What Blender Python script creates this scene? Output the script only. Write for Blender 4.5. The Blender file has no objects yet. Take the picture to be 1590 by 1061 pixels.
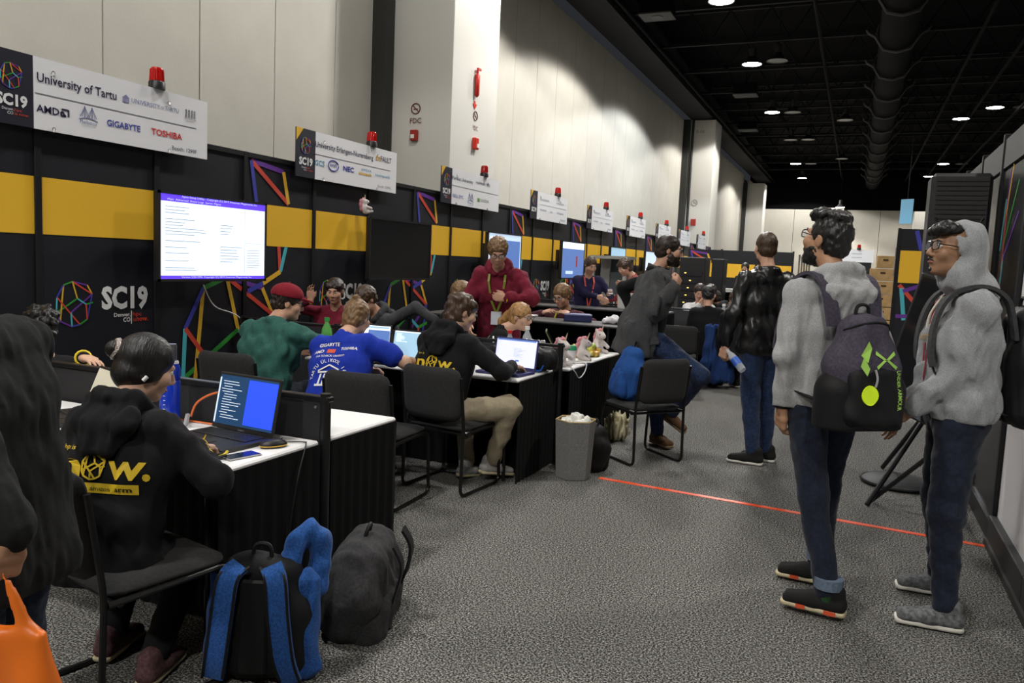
import bpy, bmesh, math, random
import numpy as np
from mathutils import Vector, Matrix, Euler
from mathutils.bvhtree import BVHTree
random.seed(7); RNG = np.random.RandomState(5)
SC = bpy.context.scene
COL = SC.collection
PI = math.pi
# ---------------------------------------------------------------- camera
def look(yaw, pit, rol):
    y, p, r = map(math.radians, (yaw, pit, rol))
    f = Vector((-math.sin(y)*math.cos(p), math.cos(y)*math.cos(p), -math.sin(p)))
    rt = Vector((math.cos(y), math.sin(y), 0)); u = rt.cross(f)
    r2 = rt*math.cos(r) + u*math.sin(r); u2 = -rt*math.sin(r) + u*math.cos(r)
    return Matrix(((r2.x, u2.x, -f.x), (r2.y, u2.y, -f.y), (r2.z, u2.z, -f.z)))
cam = bpy.data.cameras.new('camera'); camo = bpy.data.objects.new('camera', cam); COL.objects.link(camo)
cam.sensor_fit = 'HORIZONTAL'; cam.sensor_width = 36.0; cam.lens = 1230.4/1590*36.0
cam.clip_start = 0.05; cam.clip_end = 300
camo.matrix_world = Matrix.Translation((0, 0, 1.56)) @ look(23.2035, 5.7551, 2.5468).to_4x4()
SC.camera = camo
# ---------------------------------------------------------------- world and exposure
w = bpy.data.worlds.new('world'); SC.world = w; w.use_nodes = True
w.node_tree.nodes['Background'].inputs[0].default_value = (0.80, 0.88, 1.0, 1)
w.node_tree.nodes['Background'].inputs[1].default_value = 0.02
vs = SC.view_settings
vs.view_transform = 'Standard'; vs.look = 'None'; vs.gamma = 1.0; vs.use_curve_mapping = False
vs.exposure = 0.35
# strengths of the hall lamps (their lights are made in the lamp builder below)
P_BAY, P_WASH = 1000.0, 1500.0
# ---------------------------------------------------------------- materials
MATS = {}
def mat(name, col, rough=0.6, metal=0.0, bump=0.0, bscale=60.0, emit=0.0, var=0.0, vscale=8.0, spec=0.5, alpha=1.0, trans=0.0, sheen=0.0, coat=0.0, col2=None, stretch=None):
    if name in MATS: return MATS[name]
    m = bpy.data.materials.new(name); m.use_nodes = True; MATS[name] = m
    nt = m.node_tree; b = nt.nodes['Principled BSDF']
    c = (col[0], col[1], col[2], 1)
    b.inputs['Base Color'].default_value = c
    b.inputs['Roughness'].default_value = rough; b.inputs['Metallic'].default_value = metal
    b.inputs['Specular IOR Level'].default_value = spec
    if alpha < 1: b.inputs['Alpha'].default_value = alpha
    if trans: b.inputs['Transmission Weight'].default_value = trans
    if sheen: b.inputs['Sheen Weight'].default_value = sheen
    if coat: b.inputs['Coat Weight'].default_value = coat
    if emit: b.inputs['Emission Color'].default_value = c; b.inputs['Emission Strength'].default_value = emit
    if var or bump or col2:
        tc = nt.nodes.new('ShaderNodeTexCoord')
    if var or col2:
        n = nt.nodes.new('ShaderNodeTexNoise'); n.inputs['Scale'].default_value = vscale; n.inputs['Detail'].default_value = 4
        nt.links.new(tc.outputs['Object'], n.inputs['Vector'])
        r = nt.nodes.new('ShaderNodeValToRGB'); k = var
        r.color_ramp.elements[0].position = .35; r.color_ramp.elements[1].position = .65
        if col2: r.color_ramp.elements[0].color = (*col2, 1); r.color_ramp.elements[1].color = c
        else:
            r.color_ramp.elements[0].color = tuple(x*(1-k) for x in c[:3])+(1,); r.color_ramp.elements[1].color = tuple(min(1, x*(1+k)) for x in c[:3])+(1,)
        nt.links.new(n.outputs['Fac'], r.inputs['Fac']); nt.links.new(r.outputs['Color'], b.inputs['Base Color'])
    if bump:
        n2 = nt.nodes.new('ShaderNodeTexNoise'); n2.inputs['Scale'].default_value = bscale; n2.inputs['Detail'].default_value = 3
        if stretch:
            mp = nt.nodes.new('ShaderNodeMapping'); mp.inputs['Scale'].default_value = stretch; nt.links.new(tc.outputs['Object'], mp.inputs['Vector']); nt.links.new(mp.outputs['Vector'], n2.inputs['Vector'])
            if var: nt.links.new(mp.outputs['Vector'], n.inputs['Vector'])
        else: nt.links.new(tc.outputs['Object'], n2.inputs['Vector'])
        bp = nt.nodes.new('ShaderNodeBump'); bp.inputs['Strength'].default_value = bump; bp.inputs['Distance'].default_value = 0.01
        nt.links.new(n2.outputs['Fac'], bp.inputs['Height']); nt.links.new(bp.outputs['Normal'], b.inputs['Normal'])
    return m
def M(n): return MATS[n]
def cloth(name, col, var=.12, bump=.07, bscale=160, rough=.9, sheen=.02, vscale=90): return mat(name, col, rough, bump=bump*.35, bscale=bscale, var=var, vscale=vscale, spec=.2, sheen=sheen)
# ---------------------------------------------------------------- objects
def link(o, parent=None):
    COL.objects.link(o)
    if parent is not None: o.parent = parent
    return o
def tag(o, label=None, cat=None, group=None, kind=None):
    if label: o['label'] = label
    if cat: o['category'] = cat
    if group: o['group'] = group
    if kind: o['kind'] = kind
    return o
def thing(name, label, cat, loc=(0, 0, 0), rz=0.0, group=None):
    o = bpy.data.objects.new(name, None); o.empty_display_size = .05
    o.location = loc; o.rotation_euler = (0, 0, rz); link(o)
    return tag(o, label, cat, group)
def copy_tree(o, parent=None):
    c = o.copy(); COL.objects.link(c); c.parent = parent
    for ch in list(o.children): copy_tree(ch, c)
    return c
class MB:
    """collects shapes; build() links them as one mesh object"""
    def __init__(s): s.v = []; s.f = []; s.m = []; s.cur = 0
    def add(s, V, F):
        o = len(s.v); s.v += [tuple(x) for x in V]; s.f += [tuple(i+o for i in f) for f in F]; s.m += [s.cur]*len(F); return s
    def mi(s, i): s.cur = i; return s
    def box(s, c, d, R=None, ch=0.0):
        hx, hy, hz = d[0]/2, d[1]/2, d[2]/2
        if ch > 0:
            ch = min(ch, hx*.9, hy*.9, hz*.9)
            V = []
            for sx in (-1, 1):
                for sy in (-1, 1):
                    for sz in (-1, 1):
                        V += [(sx*(hx-ch), sy*(hy-ch), sz*hz), (sx*(hx-ch), sy*hy, sz*(hz-ch)), (sx*hx, sy*(hy-ch), sz*(hz-ch))]
            bm = bmesh.new()
            for p in V: bm.verts.new(p)
            r = bmesh.ops.convex_hull(bm, input=bm.verts[:]); bm.verts.ensure_lookup_table()
            bmesh.ops.dissolve_limit(bm, angle_limit=.02, verts=bm.verts[:], edges=bm.edges[:])
            bm.verts.index_update(); V = [tuple(x.co) for x in bm.verts]; F = [tuple(x.index for x in f.verts) for f in bm.faces]; bm.free()
        else:
            V = [(sx*hx, sy*hy, sz*hz) for sx in (-1, 1) for sy in (-1, 1) for sz in (-1, 1)]
            F = [(0, 1, 3, 2), (4, 6, 7, 5), (0, 4, 5, 1), (2, 3, 7, 6), (0, 2, 6, 4), (1, 5, 7, 3)]
        c = Vector(c); R = R or Matrix.Identity(3)
        return s.add([R @ Vector(p) + c for p in V], F)
    def tube(s, P, r, n=8, closed=False, caps=True):
        P = [Vector(p) for p in P]; k = len(P); rr = r if isinstance(r, (list, tuple)) else [r]*k
        up = Vector((0, 0, 1)); V = []; prev = None
        for i in range(k):
            if closed: t = (P[(i+1) % k]-P[i-1])
            else: t = P[min(i+1, k-1)]-P[max(i-1, 0)]
            t = t.normalized() if t.length > 1e-9 else Vector((0, 0, 1))
            if prev is None:
                a = up if abs(t.z) < .9 else Vector((1, 0, 0)); x = t.cross(a).normalized()
            else:
                x = prev - t*prev.dot(t); x = x.normalized() if x.length > 1e-6 else t.orthogonal().normalized()
            prev = x; y = t.cross(x)
            for j in range(n):
                a = 2*PI*j/n; V.append(P[i] + (x*math.cos(a)+y*math.sin(a))*rr[i])
        F = []
        for i in range(k if closed else k-1):
            for j in range(n):
                a = i*n+j; b = i*n+(j+1) % n; c = ((i+1) % k)*n+(j+1) % n; d = ((i+1) % k)*n+j
                F.append((a, b, c, d))
        if caps and not closed: F += [tuple(range(n))[::-1], tuple((k-1)*n+j for j in range(n))]
        return s.add(V, F)
    def cyl(s, a, b, r0, r1=None, n=16): return s.tube([a, b], [r0, r0 if r1 is None else r1], n)
    def lathe(s, prof, c=(0, 0, 0), n=20, R=None):
        c = Vector(c); R = R or Matrix.Identity(3); V = []; F = []
        for (r, z) in prof:
            for j in range(n): V.append(R @ Vector((r*math.cos(2*PI*j/n), r*math.sin(2*PI*j/n), z)) + c)
        for i in range(len(prof)-1):
            for j in range(n): F.append((i*n+j, i*n+(j+1) % n, (i+1)*n+(j+1) % n, (i+1)*n+j))
        F += [tuple(range(n))[::-1], tuple((len(prof)-1)*n+j for j in range(n))]
        return s.add(V, F)
    def sphere(s, c, r, n=12, m=8, R=None):
        r = (r, r, r) if isinstance(r, (int, float)) else r; c = Vector(c); R = R or Matrix.Identity(3)
        V = [R @ Vector((0, 0, -r[2])) + c]
        for i in range(1, m):
            a = -PI/2+PI*i/m
            for j in range(n): V.append(R @ Vector((r[0]*math.cos(a)*math.cos(2*PI*j/n), r[1]*math.cos(a)*math.sin(2*PI*j/n), r[2]*math.sin(a))) + c)
        V.append(R @ Vector((0, 0, r[2])) + c); F = []
        for j in range(n): F.append((0, 1+(j+1) % n, 1+j))
        for i in range(m-2):
            for j in range(n): F.append((1+i*n+j, 1+i*n+(j+1) % n, 1+(i+1)*n+(j+1) % n, 1+(i+1)*n+j))
        for j in range(n): F.append((len(V)-1, 1+(m-2)*n+j, 1+(m-2)*n+(j+1) % n))
        return s.add(V, F)
    def bar(s, a, b, wd, nrm, th=.002):
        """flat strip from a to b lying in the plane with normal nrm"""
        a, b, nrm = Vector(a), Vector(b), Vector(nrm).normalized(); t = (b-a).normalized(); x = nrm.cross(t)*wd/2; n = nrm*th
        V = [a-x, a+x, b+x, b-x, a-x+n, a+x+n, b+x+n, b-x+n]
        return s.add(V, [(0, 1, 2, 3), (7, 6, 5, 4), (0, 4, 5, 1), (1, 5, 6, 2), (2, 6, 7, 3), (3, 7, 4, 0)])
    def ribbon(s, P, wd, side, th=.003):
        """flat strap along P, width along the side vectors"""
        P = [Vector(p) for p in P]; k = len(P); V = []; F = []
        for i in range(k):
            sd = side[i] if isinstance(side, list) else side
            t = (P[min(i+1, k-1)]-P[max(i-1, 0)]).normalized(); x = Vector(sd); x = (x - t*x.dot(t)).normalized(); n = t.cross(x)*th/2; x = x*wd/2
            V += [P[i]-x-n, P[i]+x-n, P[i]+x+n, P[i]-x+n]
        for i in range(k-1):
            for j in range(4): F.append((i*4+j, i*4+(j+1) % 4, (i+1)*4+(j+1) % 4, (i+1)*4+j))
        F += [(3, 2, 1, 0), tuple((k-1)*4+j for j in range(4))]
        return s.add(V, F)
    def mesh(s, name, mats, smooth=False):
        me = bpy.data.meshes.new(name); me.from_pydata(s.v, [], s.f)
        for m in (mats if isinstance(mats, (list, tuple)) else [mats]): me.materials.append(m)
        if any(s.m): me.polygons.foreach_set('material_index', s.m)
        me.validate(); bm = bmesh.new(); bm.from_mesh(me); bmesh.ops.recalc_face_normals(bm, faces=bm.faces[:]); bm.to_mesh(me); bm.free()
        if smooth:
            me.polygons.foreach_set('use_smooth', [True]*len(me.polygons))
            try: me.set_sharp_from_angle(angle=.7)
            except Exception: pass
        me.update(); return me
    def build(s, name, mats, parent=None, smooth=False, loc=None, rot=None):
        o = bpy.data.objects.new(name, s.mesh(name, mats, smooth)); link(o, parent)
        if loc: o.location = loc
        if rot: o.rotation_euler = rot
        return o
def arc_path(P, r=.05, n=4):
    """round the corners of a polyline"""
    P = [Vector(p) for p in P]; out = [P[0]]
    for i in range(1, len(P)-1):
        a, b, c = P[i-1], P[i], P[i+1]; d1 = (a-b); d2 = (c-b); k = min(r, d1.length*.45, d2.length*.45)
        p, q2 = b+d1.normalized()*k, b+d2.normalized()*k
        for j in range(n+1):
            t = j/n; out.append(p*(1-t)**2 + b*2*t*(1-t) + q2*t*t)
    return out+[P[-1]]
def spline(P, n=6):
    P = [Vector(p) for p in P]; out = []
    for i in range(len(P)-1):
        p0, p1, p2, p3 = P[max(i-1, 0)], P[i], P[i+1], P[min(i+2, len(P)-1)]
        for j in range(n):
            t = j/n; out.append(.5*((2*p1)+(p2-p0)*t+(2*p0-5*p1+4*p2-p3)*t*t+(3*p1-p0-3*p2+p3)*t**3))
    return out+[P[-1]]
# ---------------------------------------------------------------- lettering
TXT = {}
def text2d(s, bold=0.0):
    """flat glyph outlines as (verts, faces), height 1, x from 0"""
    key = (s, bold)
    if key not in TXT:
        cu = bpy.data.curves.new('lettering', 'FONT'); cu.body = s; cu.size = 1.0; cu.resolution_u = 2; cu.fill_mode = 'FRONT'; cu.offset = bold
        ob = bpy.data.objects.new('lettering', cu); me = bpy.data.meshes.new_from_object(ob)
        V = [(v.co.x, v.co.y) for v in me.vertices]; F = [tuple(p.vertices) for p in me.polygons]
        bpy.data.objects.remove(ob); bpy.data.meshes.remove(me); bpy.data.curves.remove(cu)
        x0 = min((v[0] for v in V), default=0); x1 = max((v[0] for v in V), default=1)
        TXT[key] = ([(a-x0, b) for a, b in V], F, x1-x0)
    return TXT[key]
def put_text(mb, s, org, right, up, h, width=None, align='L', lift=.002, bold=0.0, hook=None):
    """lettering of cap height h (about .7 em) at org, in the plane right/up"""
    V, F, wd = text2d(s, bold); k = h/.70; kx = (width/wd) if width else k
    right, up, org = Vector(right).normalized(), Vector(up).normalized(), Vector(org); n = right.cross(up)
    off = {'L': 0, 'C': -wd/2, 'R': -wd}[align]
    P = [org + right*((a+off)*kx) + up*(b*k) + n*lift for a, b in V]
    if hook: P = [hook(p) for p in P]
    o = len(mb.v); mb.v += [tuple(p) for p in P]; mb.f += [tuple(i+o for i in f) for f in F]; mb.m += [mb.cur]*len(F)
def text_obj(parent, s, org, right, up, h, m, width=None, align='L', lift=.002, bold=0.0, hook=None, name='lettering'):
    mb = MB(); put_text(mb, s, org, right, up, h, width, align, lift, bold, hook)
    me = bpy.data.meshes.new(name); me.from_pydata(mb.v, [], mb.f); me.materials.append(m); me.update()
    return link(bpy.data.objects.new(name, me), parent)
# ---------------------------------------------------------------- materials of the hall
def carpet():
    m = bpy.data.materials.new('grey_speckled_carpet'); m.use_nodes = True; nt = m.node_tree; b = nt.nodes['Principled BSDF']
    tc = nt.nodes.new('ShaderNodeTexCoord'); n = nt.nodes.new('ShaderNodeTexNoise'); n.inputs['Scale'].default_value = 115; n.inputs['Detail'].default_value = 3.0; n.inputs['Roughness'].default_value = .8
    nt.links.new(tc.outputs['Object'], n.inputs['Vector'])
    r = nt.nodes.new('ShaderNodeValToRGB'); e = r.color_ramp.elements; e[0].position = .42; e[0].color = (.010, .010, .011, 1); e[1].position = .62; e[1].color = (.46, .45, .42, 1)
    e2 = r.color_ramp.elements.new(.5); e2.color = (.085, .084, .080, 1)
    nt.links.new(n.outputs['Fac'], r.inputs['Fac']); nt.links.new(r.outputs['Color'], b.inputs['Base Color'])
    b.inputs['Roughness'].default_value = .95; b.inputs['Specular IOR Level'].default_value = .1
    bp = nt.nodes.new('ShaderNodeBump'); bp.inputs['Strength'].default_value = .6; bp.inputs['Distance'].default_value = .006
    nt.links.new(n.outputs['Fac'], bp.inputs['Height']); nt.links.new(bp.outputs['Normal'], b.inputs['Normal']); return m
CARPET = carpet()
WALLM = mat('hall_wall_paint', (.53, .505, .44), .7, bump=.15, bscale=40, var=.03, vscale=2)
COLM = mat('column_paint', (.66, .645, .59), .7, bump=.12, bscale=50)
REVEAL = mat('dark_reveal', (.03, .03, .026), .7)
CEILM = mat('black_ceiling', (.003, .003, .0034), .9, spec=.1)
STEEL = mat('dark_steel', (.012, .012, .013), .7, spec=.2)
DUCTM = mat('dark_duct', (.0025, .0025, .003), .75, spec=.1)
PANEL = mat('black_graphic_panel', (.008, .009, .0135), .45, spec=.45, bump=.06, bscale=25)
POST = mat('black_post', (.006, .006, .007), .4)
YEL = mat('yellow_print', (.86, .50, .03), .42)
WHITE = mat('white_board', (.88, .88, .90), .45)
BLACKP = mat('black_plastic', (.010, .010, .011), .45)
SATIN = mat('satin_black_metal', (.012, .012, .013), .35, metal=.2)
# ---------------------------------------------------------------- floor, ceiling, walls
X0, X1, Y0, Y1 = -6.95, 9.0, -9.0, 57.0
mb = MB(); mb.add([(X0, Y0, 0), (X1, Y0, 0), (X1, Y1, 0), (X0, Y1, 0)], [(0, 1, 2, 3)])
tag(mb.build('floor', CARPET), 'grey speckled carpet of the exhibition hall', kind='structure')
ceil = tag(MB().box(((X0+X1)/2, (Y0+Y1)/2, 9.05), (X1-X0+.6, Y1-Y0, .1)).build('ceiling', CEILM), 'black open ceiling of the hall', kind='structure')
# open trusses under the ceiling
tm = MB(); zt, zb = 8.9, 8.0
tm.box((0, 0, zb), (15.6, .1, .08)); tm.box((0, 0, zt), (15.6, .1, .08))
for i in range(14):
    x = -7.6+i*1.1
    tm.tube([(x, 0, zb), (x+.55, 0, zt)], .022, 5); tm.tube([(x+.55, 0, zt), (x+1.1, 0, zb)], .022, 5)
tmesh = tm.mesh('roof_truss', STEEL)
for i in range(18): o = link(bpy.data.objects.new('roof_truss', tmesh), ceil); o.location = (1.0, -2+3.2*i, 0)
pm = MB().cyl((0, Y0, 0), (0, Y1-.2, 0), .05, n=8).mesh('conduit', DUCTM)
for x, z in ((-5.6, 7.7), (2.3, 7.6), (3.4, 7.7), (4.6, 7.5), (-1.4, 7.9)): o = link(bpy.data.objects.new('conduit', pm), ceil); o.location = (x, 0, z)
bm_ = MB(); bm_.box((0, 24, 0), (.5, 66, .55)); bm_.box((.1, 24, -.34), (.9, 66, .12)); bm_.box((.1, 24, .34), (.9, 66, .12))
o = bm_.build('steel_girder', STEEL, ceil, loc=(-6.35, 0, 8.05))
# tall hall wall on the left, in panels with open joints
wl = thing('wall_left', 'tall pale hall wall of upright panels behind the booths', None, (X0, 0, 0)); wl['kind'] = 'structure'
wp = MB().box((-.06, 0, 3.8), (.12, 1.238, 7.6), ch=.006).mesh('wall_panel', WALLM)
k = 0
y = -8.65
while y < Y1:
    if not any(a-.2 < y < b+.5 for a, b in ((10.60, 12.25), (33.2, 34.7), (52.0, 53.4))):
        o = link(bpy.data.objects.new('wall_panel', wp), wl); o.location = (0, y, 0)
    y += 1.25
MB().box((-.2, 24, 3.75), (.1, 66, 7.5)).build('wall_backing', REVEAL, wl)
for i, (a, b, ht) in enumerate(((10.62, 12.22, 8.0), (33.2, 34.7, 7.62), (52.0, 53.4, 7.1))):
    c = tag(MB().box((-6.33, (a+b)/2, ht/2), (1.26, b-a, ht), ch=.012).build('trim_%d' % (i+1), COLM), ['wide pale pier nearest the camera on the tall wall', 'second pale pier of the tall wall, dark pipe on its edge', 'farthest pale pier of the tall wall'][i], kind='structure')
    MB().box((-6.86, a-.12, ht/2), (.3, .24, ht)).build('dark_reveal', REVEAL, c)
    if i == 1: MB().cyl((-6.6, a-.03, 2.4), (-6.6, a-.03, ht), .05, n=8).build('pipe', REVEAL, c)
RED = mat('red_sign_paint', (.36, .02, .012), .5); MAROON = mat('maroon_sign_paint', (.13, .025, .022), .55); SIGNW = mat('sign_white', (.85, .84, .8), .5)
c1 = bpy.data.objects['trim_1']
Rn, Un = Vector((1, 0, 0)), Vector((0, 0, 1))
def nosmoke(parent, c, right, r, m):
    n = Vector(right).cross(Un); mb = MB(); c = Vector(c); right = Vector(right)
    ring = [c+right*r*math.cos(t)+Un*r*math.sin(t)+n*.004 for t in np.linspace(0, 2*PI, 20, endpoint=False)]
    mb.tube(ring, r*.11, 5, closed=True); mb.bar(c+(right*-.7+Un*.7)*r, c+(right*.7-Un*.7)*r, r*.16, n, .006); mb.bar(c+(right*-.5-Un*.1)*r, c+(right*.5-Un*.1)*r, r*.2, n, .004)
    mb.build('no_smoking_symbol', m, parent)
nosmoke(c1, (-6.296, 10.615, 3.79), Rn, .075, MAROON)
text_obj(c1, 'FDC', (-6.29, 10.61, 3.575), Rn, Un, .075, MAROON, align='C', lift=.006, bold=.01)
a_ = MB().box((-6.292, 10.58, 3.39), (.12, .06, .16), ch=.008).build('alarm_box', RED, c1); MB().box((-6.305, 10.545, 3.37), (.06, .012, .06), ch=.004).build('alarm_lens', SIGNW, a_)
Yn = Vector((0, 1, 0))
nosmoke(c1, (-5.70, 11.43, 3.81), Yn, .07, MAROON); text_obj(c1, 'FDC', (-5.70, 11.44, 3.59), Yn, Un, .07, MAROON, align='C', lift=.006)
mb = MB(); mb.box((-5.665, 11.39, 4.27), (.07, .09, .36), ch=.03); mb.cyl((-5.665, 11.39, 4.45), (-5.665, 11.39, 4.5), .02, n=8); mb.box((-5.66, 11.43, 4.52), (.03, .11, .03)); mb.build('fire_extinguisher', mat('red_enamel', (.62, .03, .015), .3), c1, True)
mb = MB(); mb.bar((-5.70, 11.39, 4.03), (-5.70, 11.39, 3.97), .05, (1, 0, 0), .006); mb.add([(-5.692, 11.31, 3.99), (-5.692, 11.47, 3.99), (-5.692, 11.39, 3.90)], [(0, 1, 2)]); mb.build('arrow_sign', MATS['red_enamel'], c1)
a_ = MB().box((-5.67, 11.42, 3.38), (.06, .13, .18), ch=.008).build('alarm_box', MATS['red_enamel'], c1); MB().box((-5.635, 11.44, 3.35), (.012, .06, .06)).build('alarm_lens', SIGNW, a_)
c2 = bpy.data.objects['trim_2']
nosmoke(c2, (-6.35, 33.2, 4.3), Rn, .12, mat('grey_sign', (.3, .3, .3), .6)); MB().box((-6.35, 33.17, 3.5), (.2, .06, .26)).build('alarm_box', RED, c2)
text_obj(c2, 'B-06', (-6.3, 33.2, 7.1), Rn, Un, .13, mat('grey_stencil', (.18, .18, .17), .7), align='C', lift=.006)
# far and right walls
wf = thing('wall_far', 'beige far end wall of the hall', None, (0, 57, 0)); wf['kind'] = 'structure'
fp = MB().box((0, .06, 2.95), (2.62, .12, 5.9), ch=.01).mesh('wall_panel', WALLM)
for i in range(6): o = link(bpy.data.objects.new('wall_panel', fp), wf); o.location = (-5.5+2.64*i, 0, 0)
MB().box((1.0, .3, 4.5), (16.5, .1, 9)).build('wall_backing', CEILM, wf); MB().box((-1.55, -.25, 3.0), (.9, .5, 6.0)).build('pier', COLM, wf)
tag(MB().box((X1+.05, 24, 4.5), (.1, 66, 9)).build('wall_right', mat('far_side_wall', (.16, .16, .155), .8)), 'dark side wall of the hall beyond the right-hand booths', kind='structure')
tag(MB().box(((X0+X1)/2, Y0-.05, 4.5), (X1-X0+.6, .1, 9)).build('wall_back', mat('rear_wall', (.2, .2, .19), .8)), 'hall wall behind the camera', kind='structure')
tag(MB().box((3.35, 49, 2.6), (1.5, .9, 5.25), ch=.012).build('trim_4', COLM), 'pale freestanding column above the right-hand booths', kind='structure')
# ---------------------------------------------------------------- ceiling duct with hangers, projector boxes
d = thing('air_duct', 'long round black air duct with flanged joints under the ceiling', 'duct', (.45, 0, 7.55))
MB().cyl((0, 4, 0), (0, 56, 0), .42, n=24).build('duct_body', DUCTM, d, True)
fm = MB()
for sx in (-1, 1):
    fm.tube([(0, 0, -.47), (sx*.3, 0, -.40), (sx*.50, 0, -.08), (sx*.66, 0, .02), (sx*.70, 0, .10)], .04, 6)
fm.tube([(.47*math.cos(t), 0, .47*math.sin(t)) for t in np.linspace(0, 2*PI, 20, endpoint=False)], .035, 6, closed=True)
fmesh = fm.mesh('duct_flange', mat('grey_flange', (.05, .05, .048), .5, metal=.3), True)
for i in range(16): o = link(bpy.data.objects.new('duct_flange', fmesh), d); o.location = (0, 7+3.0*i, 0)
def ceil_box(x, y, z, label):
    t = thing('ceiling_speaker', label, 'speaker', (x, y, z))
    MB().box((0, 0, 0), (.75, .62, .34), ch=.02).build('housing', DUCTM, t); MB().box((0, 0, -.175), (.78, .64, .03)).build('grille', mat('pale_grille', (.045, .045, .045), .6), t)
    MB().cyl((0, 0, -.18), (0, 0, -.2), .14, n=16).build('driver', BLACKP, t); MB().cyl((0, 0, .17), (0, 0, 9.0-z), .015, n=6).build('hanger', STEEL, t)
ceil_box(-4.9, 19.4, 7.75, 'grey box speaker hanging from the ceiling nearest the tall wall top')
ceil_box(-3.97, 28.5, 7.72, 'pale grey ceiling box below the brightest lamp')
ceil_box(-4.75, 35.6, 7.75, 'dark ceiling box beside the second pier')
# ---------------------------------------------------------------- hall lamps
LGLOW = mat('lamp_glow', (1.0, .97, .92), .5, emit=30.0); LOFF = mat('lamp_dead_lens', (.16, .16, .155), .3); REFL = mat('lamp_reflector', (.10, .10, .10), .35, metal=.7)
def make_bay(lit):
    b = MB(); b.lathe([(.09, .46), (.11, .44), (.11, .22), (.13, .2), (.17, .12), (.26, .03), (.30, 0), (.285, 0), (.25, .03), (.16, .12)], n=20)
    a = MB(); a.lathe([(.0, .012), (.27, .012), (.27, .022), (.0, .022)], n=20); h = MB().cyl((0, 0, .46), (0, 0, 1.42), .012, n=6)
    return b.mesh('reflector', REFL, True), a.mesh('lens', LGLOW if lit else LOFF), h.mesh('hanger', STEEL)
BAY = {True: make_bay(True), False: make_bay(False)}
def bay(x, y, z, lit, label, power=None, cone=125, blend=.35, col=(1, .95, .87)):
    t = thing('high_bay_lamp', label, 'lamp', (x, y, z), group='high bay lamps')
    for n, me in zip(('reflector', 'lens', 'hanger'), BAY[lit]):
        ho = link(bpy.data.objects.new(n, me), t)
    ho.scale = (1, 1, (9.0-z)/1.42)
    if lit:
        l = bpy.data.lights.new('lamp_light', 'SPOT'); l.energy = P_BAY if power is None else power; l.spot_size = math.radians(cone); l.spot_blend = blend; l.shadow_soft_size = .25; l.color = col
        lo = bpy.data.objects.new('lamp_light', l); link(lo, t); lo.location = (0, 0, -.02)
ORD = ['nearest', 'second', 'third', 'fourth', 'fifth', 'sixth', 'seventh', 'eighth', 'ninth']
ZL = 7.6
# the left row washes the tall wall as well as the booths; its reflectors cut the light off just below the horizontal
for i, (x, y, lit, pw, lab) in enumerate(((-3.3, -4.8, 1, .9, 'lit high bay lamp above the booths behind the camera'), (-3.3, 1.1, 1, .62, 'lit high bay lamp above the nearest table, out of frame'), (-3.3, 7.0, 1, .32, 'lit high bay lamp above the third booth, out of frame'), (-3.3, 12.9, 1, .95, 'lit high bay lamp beside the nearest pier, above the frame'), (-3.3, 18.8, 1, 1.1, 'lit high bay lamp just above the top of the frame'), (-3.31, 24.6, 1, 1.15, 'brightest lamp of the left ceiling row, first one in view'), (-3.43, 32.0, 1, 1, 'bright lamp of the left ceiling row, second one in view'), (-3.25, 38.6, 0, 0, 'unlit lamp of the left ceiling row between two bright ones'), (-3.57, 46.9, 1, 1, 'bright lamp of the left ceiling row, third one in view'), (-3.66, 53.8, 1, .8, 'farthest bright lamp of the left ceiling row'))):
    bay(x, y, ZL, bool(lit), lab, P_WASH*pw, 145, .10, (1, .97, .93) if i != 5 else (.92, .96, 1))
for i, (x, y) in enumerate(((-2.58, 24.35), (-2.70, 32.1), (-2.50, 38.6), (-2.8, 46.9))): bay(x, y, ZL, False, 'unlit lamp just right of the left bright row, %s one in view' % ORD[i])
for i, (x, y) in enumerate(((3.93, 32.4), (3.10, 34.4), (3.67, 47.4), (3.4, 53))): bay(x, y, ZL, True, 'bright lamp of the right ceiling row, %s one in view' % ORD[i], .8*P_BAY, 130)
for i, (x, y) in enumerate(((4.75, 32.4), (4.5, 47.4))): bay(x, y, ZL, False, 'unlit lamp right of the %s bright lamp of the right row' % ['nearest', 'third'][i])
bay(3.6, 20, ZL, True, 'lit high bay lamp over the right-hand booths, out of frame', P_BAY, 130)
bay(3.6, 8, ZL, True, 'lit high bay lamp over the right-hand aisle side, out of frame', P_BAY, 130)
bay(1.2, -3, ZL, True, 'lit high bay lamp over the aisle behind the camera', P_BAY, 130)
for i, (x, y) in enumerate(((-.9, 34), (-1.2, 45), (5.4, 34))): bay(x, y, ZL, False, 'small unlit ceiling lamp %s' % ['in the middle of the hall', 'far off near the end wall', 'at the far right of the ceiling'][i])
bay(-1.3, 54.9, 5.9, True, 'lamp washing the far end wall', 500, 110, .2)
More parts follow.
